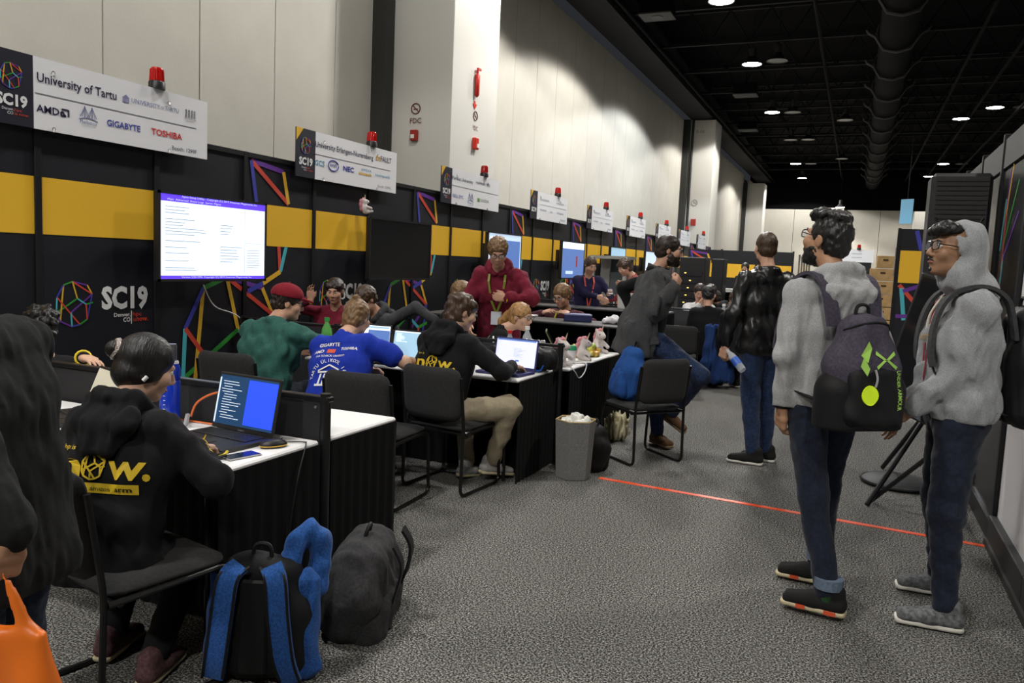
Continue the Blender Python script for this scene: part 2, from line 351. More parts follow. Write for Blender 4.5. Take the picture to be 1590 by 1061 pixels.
# ---------------------------------------------------------------- exhibition wall behind the booths
NB = 9; PX = -5.25; PITCH = 3.05; PW = PITCH/3; PH = 2.46; PY0 = 3.79-3*PW
LINEC = {n: mat('print_'+n, c, .5) for n, c in dict(green=(.03, .27, .035), purple=(.13, .03, .30), yellow=(.72, .42, .03), red=(.62, .06, .035), blue=(.045, .05, .38), cyan=(.07, .45, .52), white=(.82, .82, .82), coral=(.60, .05, .02)).items()}
NODE = dict(a=(4.049, 1.273), b=(3.976, 1.248), c=(4.170, 1.246), d=(4.211, 1.178), e=(4.217, 1.116), f=(3.924, 1.160), g=(3.918, 1.048), h=(3.947, .986), i=(4.041, .943), j=(4.105, .955), k=(4.167, .991), l=(4.087, 1.148), m=(4.159, 1.103), n=(4.035, 1.046))
EDGE = [('b', 'a', 'green'), ('a', 'c', 'purple'), ('c', 'd', 'yellow'), ('a', 'd', 'red'), ('d', 'n', 'purple'), ('d', 'k', 'blue'), ('m', 'e', 'green'), ('l', 'm', 'cyan'), ('a', 'l', 'yellow'), ('l', 'g', 'green'), ('b', 'h', 'yellow'), ('b', 'f', 'blue'), ('f', 'g', 'cyan'), ('f', 'j', 'red'), ('g', 'h', 'purple'), ('h', 'i', 'purple'), ('n', 'i', 'cyan'), ('j', 'k', 'green'), ('m', 'k', 'red'), ('i', 'j', 'blue')]
LCOLS = list(LINEC); LM = [LINEC[c] for c in LCOLS]
def poly_logo(fn, nrm, wd, only=None):
    mb = MB()
    for q_, (p, r, c) in enumerate(EDGE):
        if only and not only(p, r): continue
        mb.mi(LCOLS.index(c)); mb.bar(fn(NODE[p]), fn(NODE[r]), wd, nrm, .0012+.00008*q_)
    return mb
def bars(L, fn, nrm, wd):
    mb = MB()
    for q_, (p, r, c) in enumerate(L): mb.mi(LCOLS.index(c)); mb.bar(fn(p), fn(r), wd, nrm, .0012+.0001*q_)
    return mb
wall = thing('wall_exhibit', 'long black exhibition wall with a yellow band behind the row of booths', None, (PX, 0, 0)); wall['kind'] = 'structure'
pmesh = MB().box((-.02, 0, PH/2), (.04, PW-.05, PH-.09)).mesh('wall_panel', PANEL)
postm = MB().box((-.012, 0, PH/2), (.056, .052, PH), ch=.004).mesh('wall_post', POST)
railm = MB().box((-.012, 0, PH-.024), (.052, PW-.05, .046), ch=.003).mesh('top_rail', POST)
yelm = MB().box((.0015, 0, (1.605+2.0)/2), (.003, PW-.052, .395)).mesh('yellow_band', YEL)
XN = Vector((1, 0, 0))
small = poly_logo(lambda p: (.003, p[0]-(3.79+PW/2), p[1]), XN, .011).mesh('polygon_logo', LM)
S_ = 3.9
def bigfn(off): return lambda p: (.003, 5.316+(p[0]-3.976)*S_-off, 1.207+(p[1]-1.248)*S_)
offB, offC = 3.79+PW*1.5, 3.79+PW*2.5
def clipbars(off):
    mb = MB(); fn = bigfn(off); lim = PW/2-.03
    for q_, (p, r, c) in enumerate(EDGE):
        A, B = Vector(fn(NODE[p])), Vector(fn(NODE[r]))
        t0, t1 = 0.0, 1.0; dy = B.y-A.y
        for sgn in (-1, 1):
            ea, eb = sgn*A.y-lim, sgn*B.y-lim
            if ea > 0 and eb > 0: t0, t1 = 1, 0
            elif ea > 0: t0 = max(t0, ea/(ea-eb))
            elif eb > 0: t1 = min(t1, ea/(ea-eb))
        if t1-t0 > .02: mb.mi(LCOLS.index(c)); mb.bar(A.lerp(B, t0), A.lerp(B, t1), .042, XN, .0012+.00008*q_)
    return mb
bigB, bigC = clipbars(offB).mesh('polygon_graphic', LM), clipbars(offC).mesh('polygon_graphic', LM)
upC = bars([((5.90, 2.39), (6.355, 2.335), 'purple'), ((5.90, 2.39), (6.436, 2.03), 'red'), ((5.90, 2.39), (5.976, 2.01), 'blue'), ((6.355, 2.335), (6.436, 2.03), 'yellow'), ((6.30, 1.604), (6.325, 1.36), 'red'), ((6.41, 1.604), (6.33, 1.36), 'cyan'), ((6.33, 1.36), (6.08, 1.245), 'yellow'), ((6.08, 1.245), (5.87, 1.17), 'blue')], lambda p: (.004, p[0]-offC, p[1]), XN, .045).mesh('polygon_graphic', LM)
tw, tr_ = MB(), MB()
def wp_(yy): return yy-(3.79+PW/2)
put_text(tw, 'SC19', (.003, wp_(4.29), 1.068), Yn, Un, .16, width=.43, bold=.045); put_text(tw, 'Denver,', (.003, wp_(4.40), .998), Yn, Un, .03, width=.152, bold=.008); put_text(tw, 'CO', (.003, wp_(4.485), .955), Yn, Un, .034, width=.066, bold=.008)
tw.bar((.003, wp_(4.562), 1.04), (.003, wp_(4.562), .937), .005, XN)
put_text(tr_, 'hpc', (.003, wp_(4.575), .998), Yn, Un, .034, width=.083); put_text(tr_, 'is', (.003, wp_(4.575), .955), Yn, Un, .034, width=.028); put_text(tr_, 'now.', (.003, wp_(4.61), .955), Yn, Un, .04, width=.112, bold=.012)
def rawmesh(mb, name, m):
    me = bpy.data.meshes.new(name); me.from_pydata(mb.v, [], mb.f); me.materials.append(m); me.update(); return me
twm, trm = rawmesh(tw, 'lettering', LINEC['white']), rawmesh(tr_, 'lettering', LINEC['coral'])
for i in range(-4, 3*NB):
    yc = 3.79+PW*(i+.5); kind = i % 3
    p = link(bpy.data.objects.new('wall_panel', pmesh), wall); p.location = (0, yc, 0)
    for me in [yelm]+{0: [small, twm, trm], 1: [bigB], 2: [bigC, upC]}[kind]: link(bpy.data.objects.new(me.name.split('.')[0], me), p)
    r = link(bpy.data.objects.new('top_rail', railm), wall); r.location = (0, yc, 0)
    q_ = link(bpy.data.objects.new('wall_post', postm), wall); q_.location = (0, yc+PW/2, 0)
# ---------------------------------------------------------------- signs with beacons
INK = mat('ink_navy', (.012, .008, .05), .5); INKB = mat('ink_blue', (.015, .03, .33), .5); INKR = mat('ink_red', (.62, .02, .02), .5); INKG = mat('ink_grey', (.25, .25, .28), .6); INKT = mat('ink_teal', (.02, .25, .42), .5); INKL = mat('ink_lilac', (.22, .24, .42), .6); INKY = mat('ink_gold', (.7, .42, .03), .5)
REDGLASS = mat('red_beacon_glass', (.50, .008, .006), .18, coat=.5); BOLT = mat('bolt_grey', (.35, .35, .35), .4, metal=.6)
SIGNN = mat('sign_navy', (.012, .012, .024), .45)
SX = -5.19
beac = (MB().lathe([(.0, .0), (.062, .0), (.062, .05), (.055, .06), (.0, .06)], n=18), MB())
for i in range(18):
    a = 2*PI*i/18
    beac[1].tube([(.052*math.cos(a), .052*math.sin(a), .06), (.046*math.cos(a), .046*math.sin(a), .15)], .005, 5)
beac[1].lathe([(.0, .06), (.051, .06), (.046, .15), (.04, .163), (.0, .166)], n=18)
beac[1].cyl((0, 0, .02), (0, 0, .03), .02)
bbase, bdome = beac[0].mesh('base', BLACKP, True), beac[1].mesh('dome', REDGLASS, True)
WHO = ['nearest', 'second', 'third', 'fourth', 'fifth', 'sixth', 'seventh', 'eighth', 'ninth']
SIGN_Y = [3.425, 6.47, 9.47, 12.65, 15.75, 18.8, 21.85, 24.9, 27.95]
def sign(k):
    y0 = SIGN_Y[k]; wd, z0, z1 = 1.87, 2.315, 2.795
    t = thing('booth_sign', '%s white booth name sign above the black wall%s' % (WHO[k], ' with a red beacon behind it'), 'sign', (SX, y0, z0))
    H_ = z1-z0
    MB().box((-.006, wd/2+.1525, H_/2), (.012, wd-.305, H_)).build('board', WHITE, t)
    e = MB().box((-.006, .1525, H_/2), (.012, .305, H_)).build('end_board', SIGNN, t)
    if k: MB().add([(.001, 0, H_), (.001, .11, H_), (.001, 0, H_-.13)], [(0, 1, 2)]).build('yellow_corner', YEL, e)
    poly_logo(lambda p: (.001, .152+(p[0]-4.065)*.5, .315+(p[1]-1.11)*.5), XN, .006).build('polygon_logo', LM, e)
    text_obj(e, 'SC19', (.001, .045, .125), Yn, Un, .07, LINEC['white'], width=.215, bold=.045)
    if k < 3:
        text_obj(e, 'Denver,', (.001, .085, .09), Yn, Un, .018, LINEC['white'], width=.08); text_obj(e, 'CO', (.001, .12, .065), Yn, Un, .018, LINEC['white'], width=.04); text_obj(e, 'hpc', (.001, .17, .09), Yn, Un, .018, LINEC['coral'], width=.05); text_obj(e, 'is now.', (.001, .17, .065), Yn, Un, .02, LINEC['coral'], width=.1)
    for by, bz in ((.45, .40), (.45, .02), (1.46, .40), (1.46, .02)):
        MB().tube([(.0, by, bz), (.006, by, bz)], .012, 8).tube([(.004, by, bz), (.012, by-.005, bz-.025)], .008, 6).build('sign_clip', BOLT, t)
    T = lambda s, yy, zz, h, m, w=None, b=0.0: text_obj(t, s, (.001, yy-y0, zz-z0), Yn, Un, h, m, width=w, bold=b)
    def mell(yc, zc, sc=1.0):
        mb = MB(); f = lambda a, b: (.001, yc-y0+a*sc, zc-z0+b*sc)
        for s_ in (-.03, .03):
            mb.bar(f(s_, -.02), f(s_, .06), .006, XN)
            for q in (-.04, -.025, .025, .04): mb.bar(f(s_, .055), f(s_+q, -.018), .002, XN)
        pts = [f(a, -.022-.9*a*a*3) for a in np.linspace(-.075, .075, 8)]
        for p, q in zip(pts[:-1], pts[1:]): mb.bar(p, q, .006, XN)
        mb.build('bridge_logo', INKL, t)
        text_obj(t, 'Mellanox', (.001, yc-y0-.07*sc, zc-z0-.065*sc), Yn, Un, .026*sc, INKL, width=.14*sc); text_obj(t, 'TECHNOLOGIES', (.001, yc-y0-.06*sc, zc-z0-.082*sc), Yn, Un, .008*sc, INKG, width=.12*sc)
    def ruler(yy0, yy1, zz): MB().bar((.001, yy0-y0, zz-z0), (.001, yy1-y0, zz-z0), .004, XN).build('rule', INKG, t)
    if k == 0:
        T('University of Tartu', 3.755, 2.632, .062, INK, .63, .012); ruler(3.74, 5.17, 2.555)
        T('AMD', 3.747, 2.432, .048, INK, .17, .02)
        mb = MB(); f = lambda a, b: (.001, 3.925-y0+a*.07, 2.43-z0+b*.056)
        for A, B in (((.15, .9), (.9, .9)), ((.9, .95), (.9, .1)), ((.1, .1), (.1, .55)), ((.05, .1), (.6, .1)), ((.1, .55), (.35, .55)), ((.35, .55), (.35, .35)), ((.6, .1), (.35, .35))): mb.bar(f(*A), f(*B), .012, XN)
        mb.build('arrow_logo', INK, t)
        mell(4.147, 2.478); T('GIGABYTE', 4.30, 2.432, .045, INKB, .30, .02); T('TOSHIBA', 4.705, 2.435, .048, INKR, .312, .025); T('Booth: 1299F', 4.912, 2.345, .032, INK, .262)
        mb = MB()
        for a in (0, .012, .024, .036, .048): mb.bar((.001, 4.445-y0+a, 2.636-z0), (.001, 4.445-y0+a, 2.664-z0), .005, XN)
        mb.bar((.001, 4.44-y0, 2.634-z0), (.001, 4.498-y0, 2.634-z0), .005, XN); mb.bar((.001, 4.44-y0, 2.668-z0), (.001, 4.498-y0, 2.668-z0), .006, XN); mb.add([(.002, 4.445-y0, 2.672-z0), (.002, 4.495-y0, 2.672-z0), (.002, 4.47-y0, 2.69-z0)], [(0, 1, 2)])
        mb.build('temple_logo', INKL, t); T('UNIVERSITY', 4.52, 2.642, .034, INKL, .27); T('OF', 4.80, 2.645, .02, INKL, .03); T('TARTU', 4.84, 2.645, .034, INKL, .14)
        mb = MB()
        for r_ in range(3):
            for c_ in range(4): mb.tube([(.002, 5.06-y0+.03*c_+.008*math.cos(a), 2.64-z0+.022*r_+.009*math.sin(a)) for a in np.linspace(0, 2*PI, 8, endpoint=False)], .002, 4, closed=True)
        mb.build('crest_logo', INKG, t); T('TECHNICAL', 5.04, 2.612, .014, INKG, .13); T('UNIVERSITY', 5.06, 2.595, .011, INKG, .09)
    elif k == 1:
        o_ = y0-6.47
        T('University Erlangen-Nuremberg', 6.77+o_, 2.645, .055, INK, 1.06, .008); ruler(6.76+o_, 8.2+o_, 2.57)
        T('GCS', 6.767+o_, 2.458, .055, INKT, .16, .01); T('intel', 7.03+o_, 2.475, .045, INKB, .105)
        mb = MB(); mb.tube([(.003, 7.082+o_-y0+.088*math.cos(a), 2.488-z0+.055*math.sin(a)) for a in np.linspace(.3, 2*PI+.1, 26)], .005, 5); mb.build('oval_logo', INKB, t)
        T('NEC', 7.257+o_, 2.46, .052, INKB, .2, .03); T('SPPEXA', 7.6+o_, 2.50, .026, INKT, .2); T('simtech', 7.55+o_, 2.455, .034, INKY, .25, .03); T('teampunk', 7.88+o_, 2.475, .034, INKT, .32); T('Booth: 1299G', 7.94+o_, 2.352, .03, INKG, .28)
        T('DE', 7.888+o_, 2.655, .05, INKY, .1, .02); T('FAULT', 7.99+o_, 2.655, .06, INK, .225, .01)
    elif k == 2:
        o_ = y0-9.47
        T('Purdue University', 9.775+o_, 2.65, .05, INK, .64); T('HAMMERTIME', 10.516+o_, 2.665, .04, INK, .48); ruler(9.76+o_, 11.3+o_, 2.57); T('DELL EMC', 9.81+o_, 2.41, .045, INKB, .32); mell(10.36+o_, 2.44, 1.3); T('NVIDIA', 10.68+o_, 2.42, .045, INKG, .3); MB().box((.002, 10.62+o_-y0, 2.44-z0), (.003, .07, .05)).build('eye_logo', mat('ink_green', (.12, .32, .05), .5), t)
    else:
        mb = MB()
        for yy, zz, ww in ((.45, .36, .42), (1.25, .36, .4), (.45, .18, .3), (.95, .17, .12), (1.3, .18, .35), (1.5, .06, .25)): mb.bar((.001, yy, zz), (.001, yy+ww, zz), .028, XN)
        mb.bar((.001, .43, .27), (.001, 1.8, .27), .004, XN); mb.build('faint_print', mat('ink_faint', (.55, .58, .64), .6), t)
    b = thing('beacon_light', '%s red warning beacon, on top of the white booth sign below it' % WHO[k], 'beacon', (SX-.02, y0+1.355, z1), group='red beacons on the signs')
    for n, me in (('base', bbase), ('dome', bdome)): o = link(bpy.data.objects.new(n, me), b); o.scale = (1.02, 1.02, 1.02)
for k in range(NB): sign(k)
# ---------------------------------------------------------------- wall monitors
def screen_mat(name, col, e): return mat(name, col, .25, emit=e)
SCRW = screen_mat('screen_white', (.78, .88, 1.0), .85); SCRB = screen_mat('screen_blue_bar', (.10, .045, .80), 1.0); SCROFF = mat('screen_off', (.006, .006, .007), .18); SCRBLUE = screen_mat('screen_mid_blue', (.10, .19, .48), .55); SCRSKY = screen_mat('screen_sky', (.30, .48, .62), .7); SCRTXT = mat('screen_text', (.36, .42, .50), .5, emit=.45); SCRPALE = screen_mat('screen_pale_blue', (.50, .62, .78), .7); DKSCR = screen_mat('screen_navy', (.010, .035, .085), .8); ROYAL = screen_mat('screen_royal', (.018, .055, .75), 1.0); LTXT = screen_mat('screen_light_text', (.55, .62, .7), .8)
def monitor(y0, x=-4.93, wd=1.215, z0=1.285, ht=.70, rz=0, label='', kind='off'):
    t = thing('wall_monitor', label, 'monitor', (x, y0+wd/2, z0), rz)
    MB().box((-.025, 0, ht/2), (.05, wd, ht), ch=.008).build('housing', BLACKP, t)
    mb = MB(); b = .022
    for c, d_ in (((.003, 0, b/2), (.012, wd, b)), ((.003, 0, ht-b/2), (.012, wd, b)), ((.003, wd/2-b/2, ht/2), (.012, b, ht)), ((.003, -wd/2+b/2, ht/2), (.012, b, ht))): mb.box(c, d_)
    mb.build('bezel', BLACKP, t)
    s = MB().box((.0, 0, ht/2), (.006, wd-2*b, ht-2*b)).build('screen', {'off': SCROFF, 'white': SCRW, 'sky': SCRSKY, 'blue': SCRBLUE, 'pale': SCRPALE}[kind], t)
    MB().box((-.11, -.2, ht*.5), (.15, .06, .3)).box((-.11, .2, ht*.5), (.15, .06, .3)).box((-.2, 0, ht*.5), (.05, .7, .36)).build('wall_bracket', SATIN, t)
    return t, s
t, s = monitor(4.53, label='wall monitor showing a white firmware setup page with blue bars', kind='white')
MB().box((.0045, 0, .655), (.003, 1.17, .062)).build('blue_title_bar', SCRB, s); MB().box((.0045, 0, .035), (.003, 1.17, .026)).build('blue_footer_bar', SCRB, s)
text_obj(s, 'Aptio Setup Utility - Copyright (C) 2019 American Megatrends, Inc.', (.007, -.38, .662), Yn, Un, .016, LTXT, width=.86); text_obj(s, 'Main  Advanced  Event Logs  Server Mgmt', (.007, -.52, .634), Yn, Un, .014, LTXT, width=.56)
text_obj(s, 'Version 2.20.1276. Copyright (C) 2019 American Megatrends, Inc.', (.007, -.38, .030), Yn, Un, .013, LTXT, width=.8)
mb = MB()
for i, (z, a, b) in enumerate(((.585, -.54, .24), (.56, -.54, .2), (.537, -.54, .24), (.49, -.54, .3), (.465, -.54, .2), (.442, -.54, .18), (.418, -.54, .40), (.395, -.54, .42), (.372, -.54, .3), (.32, -.54, .36), (.27, -.54, .22), (.225, -.54, .24), (.165, -.54, .24), (.11, -.54, .3), (.09, -.54, .32), (.47, .04, .15), (.445, .04, .14), (.42, .04, .12), (.395, .04, .1), (.29, .04, .26), (.265, .04, .2), (.24, .04, .2), (.215, .04, .22), (.19, .04, .22), (.165, .04, .15))): mb.bar((.0035, a, z), (.0035, a+b, z), .006, XN)
for z in (.27, .247, .224, .2, .18, .16, .14, .12): mb.bar((.0035, .36, z), (.0035, .52, z), .005, XN)
mb.bar((.0035, .33, .615), (.0035, .33, .06), .003, XN); mb.bar((.0035, .33, .33), (.0035, .58, .33), .003, XN); mb.build('screen_text', SCRTXT, s)
monitor(7.46, label='switched off black wall monitor under the second white sign', wd=1.25, rz=-.06)
t, s = monitor(10.45, label='wall monitor with white and blue windows behind the standing man in maroon', kind='pale', wd=1.25)
MB().box((.0045, .25, .33), (.003, .62, .52)).build('blue_window', SCRBLUE, s); MB().box((.0045, -.3, .5), (.003, .5, .25)).build('white_window', SCRW, s)
t, s = monitor(13.6, label='wall monitor with a blue dashboard picture left of the grey rack', kind='blue', wd=1.3)
MB().box((.0045, 0, .62), (.003, 1.2, .12)).build('white_window', SCRW, s); MB().box((.0045, .2, .33), (.003, .08, .2)).build('red_patch', LINEC['red'], s); MB().box((.0045, -.2, .12), (.003, .4, .06)).build('white_window', SCRPALE, s)
monitor(16.7, label='wall monitor showing a plain blue grey desktop above the rack', kind='sky'); monitor(19.8, label='wall monitor with a pale violet screen left of the man pulling on a coat', kind='pale')
# ---------------------------------------------------------------- skirted tables and dividers
CLOTHW = mat('white_table_top', (.82, .82, .82), .55); SKIRT = cloth('black_skirt', (.0028, .0028, .0032), .1, .1, 120)
DIV = mat('black_divider_fabric', (.011, .011, .013), .75, bump=.15, bscale=300)
def skirt_mesh(x0, x1, y0, y1, z1, sides, amp=.007, per=.07):
    mb = MB()
    def run(a, b, n):
        a, b = Vector(a), Vector(b); L = (b-a).length; k = max(8, int(L/per*4)); V = []
        for i in range(k+1):
            t = i/k; p = a.lerp(b, t); w = amp*math.sin(2*PI*t*L/per+.6*math.sin(9*t*L))
            for z, g in ((z1, .15), (z1-.05, .5), (z1*.5, .9), (.012, 1.25)): q = p+n*(w*g+.006); V.append((q.x, q.y, z))
        F = [(i*4+j, (i+1)*4+j, (i+1)*4+j+1, i*4+j+1) for i in range(k) for j in range(3)]
        mb.add(V, F)
    if 'E' in sides: run((x1, y0, 0), (x1, y1, 0), Vector((1, 0, 0)))
    if 'S' in sides: run((x0, y0+.28, 0), (x1, y0+.28, 0), Vector((0, -1, 0)))
    if 'N' in sides: run((x0, y1, 0), (x1, y1, 0), Vector((0, 1, 0)))
    if 'W' in sides: run((x0, y0, 0), (x0, y1, 0), Vector((-1, 0, 0)))
    me = bpy.data.meshes.new('skirt'); me.from_pydata(mb.v, [], mb.f); me.materials.append(SKIRT); me.polygons.foreach_set('use_smooth', [True]*len(mb.f)); return me
def table(x0, x1, y0, y1, label, z=.75, sides='ES', top=None):
    cx_, cy_ = (x0+x1)/2, (y0+y1)/2
    t = thing('skirted_table', label, 'table', (cx_, cy_, 0))
    MB().box((0, 0, z-.012), (x1-x0, y1-y0, .024), ch=.008).build('table_top', top or CLOTHW, t)
    link(bpy.data.objects.new('skirt', skirt_mesh(x0-cx_, x1-cx_, y0-cy_, y1-cy_, z-.018, sides)), t)
    for sx in (-1, 1):
        for sy in (-1, 1): MB().cyl((sx*((x1-x0)/2-.12), sy*((y1-y0)/2-.08), 0), (sx*((x1-x0)/2-.12), sy*((y1-y0)/2-.08), z-.024), .014, n=8).build('leg', SATIN, t)
    return t
def divider(x0, x1, y, label, ht=.94):
    t = thing('booth_divider', label, 'divider', ((x0+x1)/2, y, 0)); hx = (x1-x0)/2
    n = 3; w_ = (x1-x0-.06)/n
    for i in range(n): MB().box((-hx+.03+w_*(i+.5), 0, ht/2-.01), (w_-.03, .03, ht-.04), ch=.004).build('divider_panel', DIV, t)
    MB().box((0, 0, ht-.012), (x1-x0, .04, .024), ch=.004).build('top_rail', SATIN, t)
    for i in range(n+1):
        p = MB().cyl((-hx+.03+w_*i, 0, 0), (-hx+.03+w_*i, 0, ht+.012), .024, n=12).build('post', SATIN, t, True)
    MB().cyl((hx-.07, -.016, ht-.05), (hx-.07, -.02, ht-.05), .006, n=8).build('screw', BOLT, t)
    return t
TX0, TX1 = -3.9, -2.08
table(TX0, TX1, 2.18, 2.78, 'white topped table with the laptop and blue water bottle, black pleated skirt', sides='ES')
table(TX0, TX1, 2.86, 3.41, 'bare white topped table behind the low black divider nearest the camera', sides='EN')
divider(-5.2, -2.05, 2.82, 'low black divider nearest the camera, between two white tables')
table(TX0, TX1, 5.0, 5.68, 'white topped table where the man in beige trousers works on a laptop', sides='ES')
divider(-5.2, -2.02, 5.74, 'low black divider behind the black duffel bag')
table(-2.75, -1.99, 5.80, 7.22, 'white topped table with snacks and plush unicorns, long side on the aisle', sides='E')
table(-4.2, -2.03, 7.28, 7.85, 'black topped counter behind the snack table', z=.99, sides='ES', top=mat('black_counter_top', (.018, .018, .02), .4))
table(-4.6, -2.2, 10.0, 10.6, 'black topped counter in front of the man reading a phone', z=.99, sides='ES', top=MATS['black_counter_top'])
table(-3.6, -1.75, 10.75, 11.4, 'white topped table by the far chairs, white bottle on it', sides='ES')
divider(-4.8, -1.6, 11.5, 'low black divider behind the far white table', ht=1.0)
table(-3.4, -1.2, 11.65, 12.3, 'white topped table right of the far divider with glasses on it', sides='ES')
table(-2.9, -1.75, 17.6, 18.3, 'small raised counter with white papers by the far yellow wall', z=1.12, sides='ES', top=MATS['black_counter_top'])
# ---------------------------------------------------------------- stacking chairs
SEATM = cloth('charcoal_seat_fabric', (.030, .030, .031), .15, .3, 250); TUBE = mat('chair_tube_black', (.010, .010, .010), .35, metal=.3)
def pad(wd, ht, th, bow=0.0, seg=8):
    """rounded cushion in xz plane, thickness along y"""
    bm = bmesh.new(); nx, nz = seg, seg; r = .07; V = {}
    for side in (0, 1):
        for i in range(nx+1):
            for j in range(nz+1):
                u, v = i/nx*2-1, j/nz*2-1; x, z = u*wd/2, v*ht/2
                ex, ez = max(abs(x)-(wd/2-r), 0), max(abs(z)-(ht/2-r), 0); d = math.hypot(ex, ez)
                if d > r:
                    x -= math.copysign(ex*(1-r/d), x); z -= math.copysign(ez*(1-r/d), z)
                e = max(abs(u), abs(v)); y = (th/2)*(1-.75*max(0, (e-.8)/.2)**2)*(1 if side else -1) - bow*(1-u*u)
                V[side, i, j] = bm.verts.new((x, y, z))
    for i in range(nx):
        for j in range(nz):
            bm.faces.new((V[0, i, j], V[0, i+1, j], V[0, i+1, j+1], V[0, i, j+1])); bm.faces.new((V[1, i, j], V[1, i, j+1], V[1, i+1, j+1], V[1, i+1, j]))
    for i in range(nx):
        for j in (0, nz): bm.faces.new((V[0, i, j], V[1, i, j], V[1, i+1, j], V[0, i+1, j]))
    for j in range(nz):
        for i in (0, nx): bm.faces.new((V[0, i, j], V[0, i, j+1], V[1, i, j+1], V[1, i, j]))
    bmesh.ops.recalc_face_normals(bm, faces=bm.faces[:]); me = bpy.data.meshes.new('pad'); bm.to_mesh(me); bm.free()
    me.materials.append(SEATM); me.polygons.foreach_set('use_smooth', [True]*len(me.polygons)); return me
backm = pad(.46, .36, .035, .03); backm.name = 'backrest'; seatm = pad(.47, .45, .05); seatm.name = 'seat'
def side_tube(s):
    x = s*.235
    return MB().tube(arc_path([(x, -.285, .80), (x, -.235, .46), (x, -.25, .012), (x, .25, .012), (x, .22, .435), (x, -.225, .425)], .06), .0115, 8).mesh('side_frame', TUBE, True)
sideL, sideR = side_tube(-1), side_tube(1)
cross = MB().tube([(-.235, 0, .415), (.235, 0, .415)], .010, 8).mesh('crossbar', TUBE, True)
def chair(x, y, head, label, group='black stacking chairs'):
    t = thing('stacking_chair', label, 'chair', (x, y, 0), math.radians(head-90), group)
    link(bpy.data.objects.new('side_frame', sideL), t); link(bpy.data.objects.new('side_frame', sideR), t); [setattr(link(bpy.data.objects.new('crossbar', cross), t), 'location', (0, yy, 0)) for yy in (.18, -.18)]
    b = link(bpy.data.objects.new('backrest', backm), t); b.location = (0, -.268, .685); b.rotation_euler = (.13, 0, 0)
    s = link(bpy.data.objects.new('seat', seatm), t); s.location = (0, -.0, .452); s.rotation_euler = (PI/2, 0, 0)
    return t
CH = dict(c3=(-2.36, 1.85, 82), c4=(-3.72, 4.42, 95), c5=(-3.05, 4.28, 88), c8=(-2.47, 4.78, 88))
chair(-2.26, 1.98, 78, 'charcoal stacking chair under the woman at the nearest laptop')
chair(-3.93, 4.45, 95, 'charcoal stacking chair under the person in the green sweatshirt')
chair(-2.72, 4.26, 92, 'charcoal stacking chair behind the person in the blue T-shirt')
chair(-2.47, 4.80, 84, 'charcoal stacking chair under the man in beige trousers')
chair(-1.52, 6.30, 140, 'charcoal stacking chair with a blue backpack leaning on its seat')
chair(-2.02, 10.15, 100, 'empty charcoal stacking chair behind the man with the coat')
chair(-1.42, 10.9, 95, 'charcoal stacking chair with a blue jacket over it, left of the leather jacket')
chair(1.05, 14.2, 80, 'black chair by the tall wooden crates')
# ---------------------------------------------------------------- right-hand booth wall
rw = thing('wall_booth', 'black booth wall on the right with coloured lines and a white panel', None, (.87, 0, 0)); rw['kind'] = 'structure'
GLOSS = mat('glossy_black_panel', (.010, .010, .012), .28)
XL = Vector((-1, 0, 0))
for i, y in enumerate((5.93, 6.95, 7.97, 8.99)):
    p = MB().box((.03, y, 1.18), (.05, .97, 2.28)).build('wall_panel', GLOSS, rw); MB().box((.025, y, 2.44), (.06, .97, .2)).build('fascia', mat('fascia_grey', (.045, .045, .047), .6), rw)
    MB().box((.02, y+.51, 1.29), (.07, .05, 2.58), ch=.004).build('wall_post', POST, rw)
    MB().box((.02, y, .06), (.07, .97, .12)).build('kick_board', SATIN, rw)
MB().box((.02, 5.41, 1.29), (.07, .05, 2.58), ch=.004).build('wall_post', POST, rw)
q0 = lambda p: (-.001+.0, p[0], p[1])
LN = [((6.05, 2.33), (6.17, 1.98), 'yellow'), ((6.17, 2.1), (6.10, 1.25), 'red'), ((6.20, 2.12), (6.27, 1.78), 'cyan'), ((6.12, 2.3), (6.17, 2.05), 'purple'), ((5.8, 2.2), (6.12, 1.82), 'green'), ((6.10, 1.75), (6.18, 1.18), 'cyan'), ((5.7, 2.0), (6.1, 1.72), 'purple'), ((6.10, 1.25), (6.18, 1.16), 'blue')]
bars(LN, lambda p: (.0045, p[0], p[1]), XL, .022).build('polygon_graphic', LM, rw)
WPAN = mat('white_panel', (.78, .78, .80), .4)
for i, y in enumerate((4.87, 3.82, 2.77)):
    MB().box((.03, y, 1.10), (.04, 1.0, 1.86)).build('white_panel', WPAN, rw); MB().box((.02, y-.525, 1.05), (.07, .05, 2.1)).build('wall_post', POST, rw)
    MB().box((.015, y, .09), (.09, 1.05, .18), ch=.006).build('kick_board', mat('dark_base', (.02, .02, .019), .6), rw); MB().box((-.03, y, .02), (.03, 1.05, .04)).build('base_strip', MATS['dark_base'], rw)
# ---------------------------------------------------------------- cross wall at the far end of the row and the right-hand end wall
wc = thing('wall_cross', 'black and yellow booth wall crossing the far end of the row', None, (0, 24.0, 0)); wc['kind'] = 'structure'
p2 = MB().box((0, .02, 1.09), (.95, .04, 2.16)).mesh('wall_panel', PANEL); y2 = MB().box((0, -.002, 1.58), (.945, .004, .40)).mesh('yellow_band', YEL); po2 = MB().box((0, .01, 1.1), (.05, .06, 2.2)).mesh('wall_post', POST)
tri = bars([((-.4, 2.12), (.1, 2.05), 'purple'), ((-.4, 2.12), (.2, 1.79), 'red'), ((-.4, 2.12), (-.3, 1.79), 'blue'), ((.1, 2.05), (.2, 1.79), 'yellow'), ((-.05, 1.36), (-.2, 1.05), 'cyan'), ((-.2, 1.05), (-.3, .8), 'coral')], lambda p: (p[0], -.004, p[1]), Vector((0, -1, 0)), .05).mesh('polygon_graphic', LM)
